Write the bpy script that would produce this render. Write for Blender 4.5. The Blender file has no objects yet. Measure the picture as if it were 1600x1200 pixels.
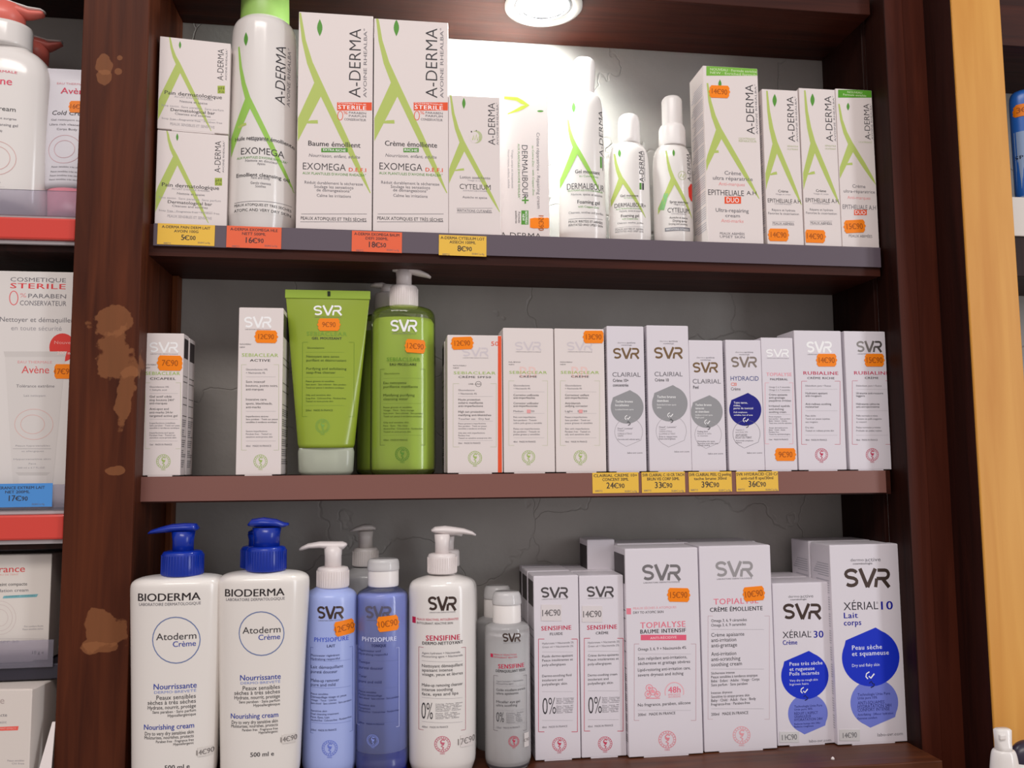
import bpy, bmesh, math, random
from mathutils import Vector, Matrix
random.seed(7)
S = bpy.context.scene
C = S.collection
# ---------------------------------------------------------------- camera
FPX, YAW, PIT, ROL, DCAM = 1338.9, 0.1387, 0.0932, -0.0086, 0.70
_F = Vector((math.sin(YAW)*math.cos(PIT), math.cos(YAW)*math.cos(PIT), math.sin(PIT)))
_R0 = Vector((math.cos(YAW), -math.sin(YAW), 0)); _U0 = _R0.cross(_F)
_R = math.cos(ROL)*_R0 + math.sin(ROL)*_U0
_U = -math.sin(ROL)*_R0 + math.cos(ROL)*_U0
CAMP = Vector((0, -DCAM, 0))
cd = bpy.data.cameras.new('camera'); cam = bpy.data.objects.new('camera', cd); C.objects.link(cam)
cd.sensor_width = 36; cd.lens = FPX*36/1600; cd.clip_start = .01
cam.matrix_world = Matrix(((_R.x, _U.x, -_F.x, CAMP.x), (_R.y, _U.y, -_F.y, CAMP.y), (_R.z, _U.z, -_F.z, CAMP.z), (0, 0, 0, 1)))
S.camera = cam
# ---------------------------------------------------------------- light
w = bpy.data.worlds.new('shop_light'); S.world = w; w.use_nodes = True
wn = w.node_tree.nodes; wl = w.node_tree.links
bg = wn['Background']
tc = wn.new('ShaderNodeTexCoord'); sx = wn.new('ShaderNodeSeparateXYZ'); cr = wn.new('ShaderNodeValToRGB')
wl.new(tc.outputs['Generated'], sx.inputs[0])
mr = wn.new('ShaderNodeMapRange'); mr.inputs[1].default_value = -1; mr.inputs[2].default_value = 1
wl.new(sx.outputs['Z'], mr.inputs[0]); wl.new(mr.outputs[0], cr.inputs[0]); wl.new(cr.outputs[0], bg.inputs[0])
cr.color_ramp.elements[0].color = (.42, .36, .34, 1); cr.color_ramp.elements[0].position = .2
cr.color_ramp.elements[1].color = (1.0, .93, .93, 1); cr.color_ramp.elements[1].position = .75
bg.inputs[1].default_value = .62
def area(name, loc, target, sx_, sy_, power, col):
    l = bpy.data.lights.new(name, 'AREA'); l.shape = 'RECTANGLE'; l.size = sx_; l.size_y = sy_; l.energy = power; l.color = col
    o = bpy.data.objects.new(name, l); C.objects.link(o); o.location = loc
    o.rotation_euler = (Vector(target)-Vector(loc)).to_track_quat('-Z', 'Y').to_euler()
    return o
area('added_top_light', (-.3, -1.5, 1.5), (0, 0, 0), 1.2, .4, 16, (1, .93, .88))  # added lamp above and in front, for highlights on the bottles; no fixture seen
area('added_strip_light', (2.2, -1.8, .3), (.1, 0, 0), .35, 1.9, 17, (.93, .96, 1))  # added tall narrow lamp that makes upright bottle highlights; no window seen
S.view_settings.view_transform = 'Standard'; S.view_settings.look = 'None'
S.view_settings.exposure = 0.08; S.view_settings.gamma = 1; S.view_settings.use_curve_mapping = False
# ---------------------------------------------------------------- picture-to-place helpers
def ray(px, py):
    return (_F*FPX + _R*(px-800) - _U*(py-600)).normalized()
def at(px, py, Y=0.0):
    d = ray(px, py); return CAMP + d*((Y+DCAM)/d.y)
def mpp(Y): return (Y+DCAM)/FPX
D = .086
def lin(pa, pb):
    a, b = at(*pa), at(*pb); return lambda X: a.z + (b.z-a.z)*(X-a.x)/(b.x-a.x)
Z1 = lin((238, 350, 0), (1376, 388, 0))
Z2 = lin((217, 745, 0), (1395, 735, 0))
_z3 = at(1040, 1184, -.004).z
Z3 = lambda X: _z3
# ---------------------------------------------------------------- materials
def lin1(c): return c/12.92 if c <= .04045 else ((c+.055)/1.055)**2.4
def hexc(h):
    h = h.lstrip('#'); return tuple(lin1(int(h[i:i+2], 16)/255) for i in (0, 2, 4)) + (1,)
MC = {}
def mat(col, rough=.55, metal=0, trans=0, name=None, spec=.5):
    k = (col, rough, metal, trans, spec)
    if k in MC: return MC[k]
    m = bpy.data.materials.new(name or 'paint_'+col.strip('#')); m.use_nodes = True
    b = m.node_tree.nodes['Principled BSDF']
    b.inputs['Base Color'].default_value = hexc(col); b.inputs['Roughness'].default_value = rough
    b.inputs['Metallic'].default_value = metal; b.inputs['Transmission Weight'].default_value = trans
    b.inputs['Specular IOR Level'].default_value = spec
    MC[k] = m; return m
def nodes(m):
    m.use_nodes = True; return m.node_tree.nodes, m.node_tree.links, m.node_tree.nodes['Principled BSDF']
def wood(name, c1, c2, rough=.4, along='Z', patches=(), grain=1.0, patchcol='#8a4a26', spec=.4, bump=.15):
    m = bpy.data.materials.new(name); n, l, b = nodes(m)
    t = n.new('ShaderNodeTexCoord'); mp = n.new('ShaderNodeMapping')
    sc = {'Z': (60, 60, 4), 'X': (4, 60, 60)}[along]
    mp.inputs['Scale'].default_value = [s*grain for s in sc]
    l.new(t.outputs['Object'], mp.inputs[0])
    nz = n.new('ShaderNodeTexNoise'); nz.inputs['Scale'].default_value = 1.6; nz.inputs['Detail'].default_value = 8; nz.inputs['Distortion'].default_value = .8
    l.new(mp.outputs[0], nz.inputs[0])
    r = n.new('ShaderNodeValToRGB'); r.color_ramp.elements[0].position = .3; r.color_ramp.elements[1].position = .72
    r.color_ramp.elements[0].color = hexc(c1); r.color_ramp.elements[1].color = hexc(c2)
    l.new(nz.outputs[0], r.inputs[0]); out = r.outputs[0]
    if patches:
        nd = n.new('ShaderNodeTexNoise'); nd.inputs['Scale'].default_value = 60; nd.inputs['Detail'].default_value = 5
        l.new(t.outputs['Object'], nd.inputs[0])
        for (x, z, rx, rz) in patches:
            s = n.new('ShaderNodeVectorMath'); s.operation = 'SUBTRACT'; s.inputs[1].default_value = (x, 0, z); l.new(t.outputs['Object'], s.inputs[0])
            q = n.new('ShaderNodeVectorMath'); q.operation = 'MULTIPLY'; q.inputs[1].default_value = (1/rx, 0, 1/rz); l.new(s.outputs[0], q.inputs[0])
            g = n.new('ShaderNodeVectorMath'); g.operation = 'LENGTH'; l.new(q.outputs[0], g.inputs[0])
            a = n.new('ShaderNodeMath'); a.operation = 'MULTIPLY_ADD'; a.inputs[1].default_value = 2.4; l.new(nd.outputs[0], a.inputs[0]); l.new(g.outputs['Value'], a.inputs[2])
            cmp_ = n.new('ShaderNodeMapRange'); cmp_.inputs[1].default_value = 2.15; cmp_.inputs[2].default_value = 2.05; l.new(a.outputs[0], cmp_.inputs[0])
            fa = n.new('ShaderNodeMath'); fa.operation = 'MULTIPLY'; fa.inputs[1].default_value = .5; l.new(cmp_.outputs[0], fa.inputs[0])
            mx = n.new('ShaderNodeMix'); mx.data_type = 'RGBA'; l.new(fa.outputs[0], mx.inputs[0]); l.new(out, mx.inputs[6]); mx.inputs[7].default_value = hexc(patchcol)
            out = mx.outputs[2]
    l.new(out, b.inputs['Base Color']); b.inputs['Roughness'].default_value = rough; b.inputs['Specular IOR Level'].default_value = spec
    bp = n.new('ShaderNodeBump'); bp.inputs['Strength'].default_value = bump; bp.inputs['Distance'].default_value = .002
    l.new(nz.outputs[0], bp.inputs['Height']); l.new(bp.outputs[0], b.inputs['Normal'])
    return m
def plaster():
    m = bpy.data.materials.new('plaster'); n, l, b = nodes(m)
    t = n.new('ShaderNodeTexCoord')
    nz = n.new('ShaderNodeTexNoise'); nz.inputs['Scale'].default_value = 14; nz.inputs['Detail'].default_value = 9; l.new(t.outputs['Object'], nz.inputs[0])
    r = n.new('ShaderNodeValToRGB'); r.color_ramp.elements[0].color = hexc('#99948f'); r.color_ramp.elements[1].color = hexc('#aeaaa6'); l.new(nz.outputs[0], r.inputs[0])
    l.new(r.outputs[0], b.inputs['Base Color']); b.inputs['Roughness'].default_value = .45; b.inputs['Specular IOR Level'].default_value = .3
    v = n.new('ShaderNodeTexVoronoi'); v.feature = 'DISTANCE_TO_EDGE'; v.inputs['Scale'].default_value = 6
    nd = n.new('ShaderNodeTexNoise'); nd.inputs['Scale'].default_value = 12; nd.inputs['Detail'].default_value = 4; l.new(t.outputs['Object'], nd.inputs[0])
    mx = n.new('ShaderNodeMix'); mx.data_type = 'VECTOR'; mx.inputs[0].default_value = .12
    l.new(t.outputs['Object'], mx.inputs[4]); l.new(nd.outputs[1], mx.inputs[5]); l.new(mx.outputs[1], v.inputs[0])
    mr_ = n.new('ShaderNodeMapRange'); mr_.inputs[1].default_value = 0; mr_.inputs[2].default_value = .007; l.new(v.outputs[0], mr_.inputs[0])
    ad = n.new('ShaderNodeMath'); ad.operation = 'MULTIPLY_ADD'; ad.inputs[1].default_value = .16; l.new(mr_.outputs[0], ad.inputs[0]); l.new(nz.outputs[0], ad.inputs[2])
    bp = n.new('ShaderNodeBump'); bp.inputs['Strength'].default_value = .6; bp.inputs['Distance'].default_value = .006; l.new(ad.outputs[0], bp.inputs['Height']); l.new(bp.outputs[0], b.inputs['Normal'])
    return m
def film(name, tint, clear=.8, rough=.08, diff=None, gloss=1.0):
    """thin clear plastic: tinted see-through, a little milky, shiny by Fresnel"""
    m = bpy.data.materials.new(name); m.use_nodes = True; n = m.node_tree.nodes; l = m.node_tree.links
    n.clear(); o = n.new('ShaderNodeOutputMaterial')
    tr = n.new('ShaderNodeBsdfTransparent'); tr.inputs[0].default_value = hexc(tint)
    df = n.new('ShaderNodeBsdfDiffuse'); df.inputs[0].default_value = hexc(diff or tint)
    gl = n.new('ShaderNodeBsdfGlossy'); gl.inputs['Roughness'].default_value = rough
    a = n.new('ShaderNodeMixShader'); a.inputs[0].default_value = clear; l.new(df.outputs[0], a.inputs[1]); l.new(tr.outputs[0], a.inputs[2])
    fr = n.new('ShaderNodeFresnel'); fr.inputs[0].default_value = 1.45
    mu = n.new('ShaderNodeMath'); mu.operation = 'MULTIPLY'; mu.inputs[1].default_value = gloss; l.new(fr.outputs[0], mu.inputs[0])
    b = n.new('ShaderNodeMixShader'); l.new(mu.outputs[0], b.inputs[0]); l.new(a.outputs[0], b.inputs[1]); l.new(gl.outputs[0], b.inputs[2])
    l.new(b.outputs[0], o.inputs[0]); return m
CARD = mat('#e9dfdc', .5, name='white_card', spec=.3)
CARD2 = mat('#e3dde4', .42, name='cool_white_card', spec=.4)
WHITEP = mat('#e9e4e0', .15, name='white_plastic')
CREAMP = mat('#e9e3dd', .18, name='milky_plastic')
FOIL = mat('#8a8480', .3, .75, name='silver_foil')
FOILW = mat('#ffffff', .3, 0, name='painted_glint_foil', spec=1.0)  # plain white base colour stands in for the foil's bright reflection
FOILB = mat('#8d7254', .3, .7, name='bronze_foil')
FOILD = mat('#4a3a34', .35, .5, name='dark_foil')
INK = {'k': '#3c3a3e', 'g': '#77747a', 'l': '#a8a4a8', 'G': '#b9ca6c', 'D': '#5a9a3c', 'o': '#ee5a34', 'r': '#c8234c', 'p': '#ee7e92',
       'b': '#2a3fb4', 'w': '#ffffff', 'B': '#10207e', 'c': '#9b9b9e', 'y': '#c9d84e', 'P': '#f0a0a0', 'v': '#6f7bd0', 'e': '#bfc79c'}
def ink(c):
    if isinstance(c, bpy.types.Material): return c
    return mat(INK.get(c, c), .5, spec=.25)
# ---------------------------------------------------------------- mesh collector
class MB:
    def __init__(s): s.v, s.f, s.m, s.sm, s.mats = [], [], [], [], []
    def add(s, vs, fs, m, smooth=False):
        if m not in s.mats: s.mats.append(m)
        k = s.mats.index(m); o = len(s.v); s.v += [tuple(v) for v in vs]
        for f in fs: s.f.append([o+i for i in f]); s.m.append(k); s.sm.append(smooth)
    def build(s, name, parent=None):
        me = bpy.data.meshes.new(name); me.from_pydata(s.v, [], s.f)
        for m in s.mats: me.materials.append(m)
        me.polygons.foreach_set('material_index', s.m); me.polygons.foreach_set('use_smooth', s.sm); me.update()
        o = bpy.data.objects.new(name, me); C.objects.link(o)
        if parent: o.parent = parent
        return o
    def box(s, a, b, m, bev=.0004):
        bm = bmesh.new(); bmesh.ops.create_cube(bm, size=1)
        for v in bm.verts: v.co = Vector([a[i] + (b[i]-a[i])*(v.co[i]+.5) for i in range(3)])
        if bev: bmesh.ops.bevel(bm, geom=bm.edges[:], offset=bev, segments=2, affect='EDGES', profile=.5)
        bm.verts.index_update(); s.add([v.co[:] for v in bm.verts], [[v.index for v in f.verts] for f in bm.faces], m); bm.free()
    def lathe(s, prof, m, cx=0, cy=0, seg=80, n=2.0, cap=(True, True)):
        """prof: (z, a, b) half-widths along x and y; n: squareness of the section"""
        vs, fs = [], []
        for (z, a, b) in prof:
            for i in range(seg):
                t = 2*math.pi*i/seg; c, q = math.cos(t), math.sin(t)
                vs.append((cx+a*math.copysign(abs(c)**(2/n), c), cy+b*math.copysign(abs(q)**(2/n), q), z))
        for j in range(len(prof)-1):
            for i in range(seg):
                k = (i+1) % seg; fs.append([j*seg+i, j*seg+k, (j+1)*seg+k, (j+1)*seg+i])
        if cap[0]: fs.append(list(range(seg))[::-1])
        if cap[1]: fs.append([(len(prof)-1)*seg+i for i in range(seg)])
        s.add(vs, fs, m, True)
    def sweep(s, path, rad, m, seg=16):
        """path: local points; rad: (half width across y, half height) per point"""
        vs, fs = [], []
        for j, p in enumerate(path):
            p = Vector(p); a = Vector(path[max(0, j-1)]); b = Vector(path[min(len(path)-1, j+1)])
            t = (b-a).normalized(); y = Vector((0, 1, 0)); y = (y-t*y.dot(t)).normalized(); z = t.cross(y)
            for i in range(seg):
                q = 2*math.pi*i/seg; vs.append(p + y*(rad[j][0]*math.cos(q)) + z*(rad[j][1]*math.sin(q)))
        for j in range(len(path)-1):
            for i in range(seg):
                k = (i+1) % seg; fs.append([j*seg+i, j*seg+k, (j+1)*seg+k, (j+1)*seg+i])
        fs.append(list(range(seg))[::-1]); fs.append([(len(path)-1)*seg+i for i in range(seg)])
        s.add(vs, fs, m, True)
def empty(name, loc, rz=0, label=None, cat=None, group=None):
    o = bpy.data.objects.new(name, None); C.objects.link(o); o.location = loc; o.rotation_euler = (0, 0, rz); o.empty_display_size = .01
    return tag(o, label, cat, group)
def tag(o, label=None, cat=None, group=None, kind=None):
    for k, v in (('label', label), ('category', cat), ('group', group), ('kind', kind)):
        if v: o[k] = v
    return o
# ---------------------------------------------------------------- lettering
TC = {}
def glyphs(s, w=0, shear=0, fine=False):
    k = (s, w, shear, fine)
    if k not in TC:
        c = bpy.data.curves.new('t', 'FONT'); c.body = s; c.resolution_u = 4 if fine else 2; c.offset = w*.014 if w < 0 else 0; c.shear = shear; c.space_character = 1.1 if w >= 1 else 1.0
        o = bpy.data.objects.new('t', c); me = bpy.data.meshes.new_from_object(o)
        vs = [(v.co.x, v.co.y) for v in me.vertices]; fs = [list(p.vertices) for p in me.polygons]
        bpy.data.objects.remove(o); bpy.data.curves.remove(c); bpy.data.meshes.remove(me)
        x0 = min([v[0] for v in vs] or [0]); x1 = max([v[0] for v in vs] or [1])
        TC[k] = ([(x-x0, y) for x, y in vs], fs, max(x1-x0, .01))
    return TC[k]
def slices(vs, fs, step=.001):
    """cuts flat print into narrow upright strips so that it can follow a round surface"""
    x0, x1 = min(v[0] for v in vs), max(v[0] for v in vs)
    bm = bmesh.new(); V = [bm.verts.new((v[0], v[1], 0)) for v in vs]
    for f in fs:
        try: bm.faces.new([V[i] for i in f])
        except ValueError: pass
    x = math.floor(x0/step)*step+step
    while x < x1:
        bmesh.ops.bisect_plane(bm, geom=bm.verts[:]+bm.edges[:]+bm.faces[:], plane_co=(x, 0, 0), plane_no=(1, 0, 0), dist=1e-7); x += step
    bm.verts.index_update(); out = [(v.co.x, v.co.y) for v in bm.verts], [[v.index for v in f.verts] for f in bm.faces]
    bm.free(); return out
class Pr:
    """printing on the front of an item: drawn in the item's own x-z plane, then laid on its surface"""
    def __init__(s, root, yf, surf, frame, mb):
        s.M = Matrix.Translation(root.location) @ root.rotation_euler.to_matrix().to_4x4(); s.I = s.M.inverted()
        s.yf, s.surf, s.fr, s.mb, s.q, s.curved = yf, surf, frame, mb, 0, getattr(surf, 'curved', False)
    def uv(s, zx, zy):
        ox, oy, k = s.fr; d = s.I.to_3x3() @ ray(ox+zx/k, oy+zy/k); o = s.I @ CAMP
        p = o + d*((s.yf-o.y)/d.y); return Vector((p.x, p.z))
    def emit(s, vs, fs, col, lay=1, big=False):
        s.q += 1
        if s.curved and len(vs) and max(v[0] for v in vs)-min(v[0] for v in vs) > .0025 and (big or len(vs) < 60): vs, fs = slices(vs, fs)
        s.mb.add([s.surf(x, z, .00003+lay*.00003+s.q*1e-6) for x, z in vs], fs, ink(col))
    def poly(s, pts, col, lay=1):
        s.emit([s.uv(*p) for p in pts], [list(range(len(pts)))], col, lay)
    def rect(s, x0, y0, x1, y1, col, lay=1):
        n = max(1, int((s.uv(x1, y0)-s.uv(x0, y0)).length/.003))
        X = [x0+(x1-x0)*i/n for i in range(n+1)]
        vs = [s.uv(x, y) for x in X for y in (y0, y1)]
        s.emit(vs, [[2*i, 2*i+1, 2*i+3, 2*i+2] for i in range(n)], col, lay)
    def stroke(s, pts, wd, col, lay=1, closed=False):
        P = [s.uv(*p) for p in pts]
        if closed: P = P + [P[0]]
        ws = wd if isinstance(wd, (list, tuple)) else [wd]*len(P)
        u = (s.uv(pts[0][0]+1, pts[0][1])-s.uv(*pts[0])).length
        Q, W = [P[0]], [ws[0]]
        for i in range(len(P)-1):
            k = max(1, int((P[i+1]-P[i]).length/.004))
            for j in range(1, k+1): Q.append(P[i].lerp(P[i+1], j/k)); W.append(ws[i]+(ws[i+1]-ws[i])*j/k)
        vs, fs = [], []
        for i, q in enumerate(Q):
            a, b = Q[max(0, i-1)], Q[min(len(Q)-1, i+1)]
            if closed and i in (0, len(Q)-1): a, b = Q[-2], Q[1]
            t = (b-a).normalized(); nn = Vector((-t.y, t.x))*(W[i]*u/2); vs += [q+nn, q-nn]
        for i in range(len(Q)-1): fs.append([2*i, 2*i+1, 2*i+3, 2*i+2])
        s.emit(vs, fs, col, lay)
    def ell(s, cx, cy, rx, ry, col, lay=1, wd=None, n=28):
        pts = [(cx+rx*math.cos(2*math.pi*i/n), cy+ry*math.sin(2*math.pi*i/n)) for i in range(n)]
        if wd: s.stroke(pts, wd, col, lay, True)
        else: s.poly(pts, col, lay)
    def T(s, txt, x, y, h, col='k', w=0, al='l', ln=None, rot=0, cond=.84, sh=0, lay=2, fine=False):
        euro = txt.find('€'); pre = glyphs(txt[:euro], w, sh, fine)[2]+.06 if euro > 0 else .0
        txt = txt.replace('€', 'C')
        vs, fs, W = glyphs(txt, w, sh, fine)
        sc = h/.672; ln = ln or W*sc*cond; kx = ln/W
        c = s.uv(x, y); u = (s.uv(x+1, y)-c).length
        off = {'l': 0, 'c': -ln/2, 'r': -ln}[al]; a = math.radians(rot); ca, sa = math.cos(a), math.sin(a)
        out = []
        for (gx, gy) in vs:
            X = (gx*kx+off)*u; Y = (gy*sc-h/2)*u; out.append((c.x+X*ca-Y*sa, c.y+X*sa+Y*ca))
        big = h*u > .0018
        if euro >= 0:   # the two bars of the euro sign
            for y_ in (.27, .39):
                q = []
                for gx, gy in ((pre-.06, y_), (pre+.36, y_), (pre+.36, y_+.05), (pre-.06, y_+.05)):
                    X = (gx*kx+off)*u; Y = (gy*sc-h/2)*u; q.append((c.x+X*ca-Y*sa, c.y+X*sa+Y*ca))
                s.emit(q, [[0, 1, 2, 3]], col, lay+.5)
        s.emit(out, fs, col, lay, big)
        if w > .35:   # heavier stroke: the letters again, a hair to each side
            o_ = min(w, 1.6)*.03*sc*u
            for q in (-.5, .5): s.emit([(a+q*o_*ca, b+q*o_*sa) for a, b in out], fs, col, lay, big)
    def para(s, lines, x, y, dy, h, col='g', w=0, al='l', cond=.8, sh=0):
        for i, t in enumerate(lines):
            if t: s.T(t, x, y+i*dy, h, col, w, al, cond=cond, sh=sh)
    def svr(s, x0, x1, yc, h, col, sub=True, dx=0):
        W = x1-x0; t = h*.17; y0, y1 = yc-h/2+t/2, yc+h/2-t/2
        r = (y1-y0)/4; cx = x0+W*.14; rx = W*.125
        pts = []
        for i in range(0, 9): a = math.radians(-20-i*27); pts.append((cx+rx*math.cos(a), y0+r+r*math.sin(a)))
        for i in range(0, 9): a = math.radians(-65+i*26); pts.append((cx+rx*math.cos(a), y1-r+r*math.sin(a)))
        s.stroke(pts, t, col)
        s.stroke([(x0+W*.33, y0-t/2), (x0+W*.5, y1+t/2)], t*1.15, col); s.stroke([(x0+W*.5, y1+t/2), (x0+W*.67, y0-t/2)], t*1.15, col)
        rr = (y1-y0)*.27; bx = x0+W*.88
        p = [(x0+W*.72, y0)]+[(bx+rr*.9*math.cos(math.radians(-90+i*22.5)), y0+rr+rr*math.sin(math.radians(-90+i*22.5))) for i in range(9)]+[(x0+W*.70, y0+2*rr)]
        s.stroke(p, t, col); s.stroke([(x0+W*.83, y0+2*rr), (x0+W*.98, y1+t/2)], t*1.1, col); s.stroke([(x0+W*.70, y0+rr*2), (x0+W*.68, y1+t/2)], t, col)
        if sub: s.T('LABORATOIRE DERMATOLOGIQUE', x0+W*.02, yc+h*.66, h*.085, 'g', 0, ln=W*.96)
    def emblem(s, cx, cy, r, col):
        s.ell(cx, cy, r, r, col, wd=r*.07); s.ell(cx, cy, r*.74, r*.74, col, wd=r*.05)
        s.stroke([(cx+r*.3, cy-r*.5), (cx, cy-r*.6), (cx-r*.25, cy-r*.35), (cx, cy-r*.1), (cx+r*.22, cy-r*.1), (cx+r*.1, cy+r*.1), (cx-r*.15, cy+r*.25), (cx+r*.15, cy+r*.45), (cx, cy+r*.65)], r*.14, col)
        s.poly([(cx-r*.32, cy-r*.22), (cx+r*.32, cy-r*.22), (cx+r*.12, cy+r*.05), (cx-r*.12, cy+r*.05)], col)
        s.T('PARIS', cx, cy+r*1.2, r*.2, col, al='c')
        for i in range(18):
            a = 2*math.pi*i/18; s.stroke([(cx+r*.8*math.cos(a), cy+r*.8*math.sin(a)), (cx+r*.93*math.cos(a), cy+r*.93*math.sin(a))], r*.09, col)
    def bracket(s, x0, x1, y0, y1, col, gap=.14, wd=1.6):
        g = (x1-x0)*gap
        s.stroke([(x0+g, y0), (x0, y0)], wd, col); s.stroke([(x0, y0), (x0, y1)], wd, col); s.stroke([(x0, y1), (x0+g, y1)], wd, col)
        s.stroke([(x1-g, y0), (x1, y0)], wd, col); s.stroke([(x1, y0), (x1, y1)], wd, col); s.stroke([(x1, y1), (x1-g, y1)], wd, col)
    def hl(s, x0, x1, y, col='l', wd=1): s.stroke([(x0, y), (x1, y)], wd, col)
    def adA(s, start, knee, end, leg, wd, bar=None, leaf=None, col='G', leafcol='D', mid=None):
        """the two long green strokes of the letter A, its bar and the leaf over it"""
        (sx, sy), (kx, ky), (ex, ey) = start, knee, end
        s.stroke([(sx, sy), (sx+(kx-sx)*.22, sy+(ky-sy)*.4), (sx+(kx-sx)*.55, sy+(ky-sy)*.72), (kx, ky), ((kx+ex)/2, (ky+ey)/2), (kx+(ex-kx)*.8, ky+(ey-ky)*.8), (ex, ey)],
                 [wd*.3, wd*.55, wd*.8, wd, wd*.9, wd*.6, wd*.12], col)
        lx, ly0, ly1 = leg
        n = 6; L, Rr = [], []
        a0, a1 = (kx-wd*.3, ky-wd*.35), (lx, ly0); b0, b1 = (kx+wd*.55, ky+wd*1.7), (lx, ly1)
        for i in range(n+1):
            t = i/n; L.append((a0[0]+(a1[0]-a0[0])*t, a0[1]+(a1[1]-a0[1])*t)); Rr.append((b0[0]+(b1[0]-b0[0])*t, b0[1]+(b1[1]-b0[1])*t))
        mid_ = [((p[0]+q[0])/2, (p[1]+q[1])/2) for p, q in zip(L, Rr)]
        for A_, B_ in ((L, mid_), (mid_, Rr)):
            s.emit([s.uv(*p) for pr_ in zip(A_, B_) for p in pr_], [[2*i, 2*i+1, 2*i+3, 2*i+2] for i in range(n)], col, 1)
        if bar:
            x0, y0, x1, y1, bw = bar; s.stroke([(x0, y0), ((x0+x1)/2, (y0+y1)/2-1), (x1, y1)], [bw*.5, bw, bw*1.1], col)
        if leaf:
            x, y, lw, lh = leaf
            s.poly([(x+lw/2*math.sin(math.pi*t/8)*(1 if q else -1), y-lh/2+lh*t/8) for q, rng in ((1, range(9)), (0, range(7, 0, -1))) for t in rng], leafcol, 2)
    def drop(s, cx, cy, r, col, up=True, wd=None, lay=1, k=1.0):
        pts = []
        sg = 1 if up else -1
        for i in range(33):
            a = math.radians(-68 + i*272/32)   # open arc, clockwise from the upper right
            pts.append((cx+sg*r*math.cos(a), cy+sg*r*math.sin(a)))
        pts.append((cx-sg*r*.87, cy-sg*r*.6)); pts.append((cx+sg*r*.17, cy-sg*r*1.05))
        if wd: s.stroke(pts, wd, col, lay, True)
        else: s.poly(pts, col, lay)
    def swirl(s, x, y, r, c1, c2):
        s.stroke([(x-r*.2, y-r), (x-r*.8, y-r*.6), (x-r*.9, y), (x-r*.5, y+r*.45)], r*.22, c1, 3); s.stroke([(x-r*.3, y-r*.1), (x+r*.1, y+r*.3), (x+r*.8, y-r*.6)], r*.26, c1, 3)
        y += r*1.45
        s.stroke([(x-r*.2, y-r*.1), (x+r*.2, y-r*.5), (x+r*.5, y), (x+r*.85, y+.1*r), (x+r*.7, y+r*.5), (x+r*.1, y+r*.8)], r*.22, c2, 3)
# ---------------------------------------------------------------- price stickers
def sticker(root, pr, cx, cy, w_, h_, txt, col='#ff8a0c', tcol='#b05a14', rot=0, name='price_sticker', lab='orange price sticker', rect=False, th=None):
    mb = MB(); q = Pr(root, pr.yf, pr.surf, pr.fr, mb)
    a = math.radians(rot); ca, sa = math.cos(a), math.sin(a)
    if rect: base = [(-.5, -.5), (.5, -.5), (.5, .5), (-.5, .5)]
    else: base = [(-.5, 0), (-.44, -.16), (-.46, -.3), (-.38, -.5), (-.12, -.5), (.12, -.5), (.38, -.5), (.46, -.3), (.44, -.16), (.5, 0), (.44, .16), (.46, .3), (.38, .5), (.12, .5), (-.12, .5), (-.38, .5), (-.46, .3), (-.44, .16)]
    pts = [(cx+(x*w_)*ca-(y*h_)*sa, cy+(x*w_)*sa+(y*h_)*ca) for x, y in base]
    n = len(pts); uv = [q.uv(*p) for p in pts]
    if rect: fs = [[0, 1, 2, 3]]
    else: fs = [[3, 2, 1, 0, 17, 16, 15], [3, 15, 14, 4], [4, 14, 13, 5], [5, 13, 12, 6], [6, 12, 11, 10, 9, 8, 7][:7]]
    m = mat(col, .45, spec=.3)
    top = [q.surf(x, z, .00035) for x, z in uv]; bot = [q.surf(x, z, .00005) for x, z in uv]
    if q.curved:
        sv, sf = slices([tuple(p) for p in uv], fs); mb.add([q.surf(x, z, .00035) for x, z in sv], sf, m); fs = []
    mb.add(top+bot, fs + [[i, (i+1) % n, n+(i+1) % n, n+i] for i in range(n)], m)
    q.T(txt, cx, cy, h_*(th or .4), tcol, .5, 'c', rot=-rot, lay=14, fine=True)
    o = mb.build(name, root)
    if lab: o['label'] = lab
    return o
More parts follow.
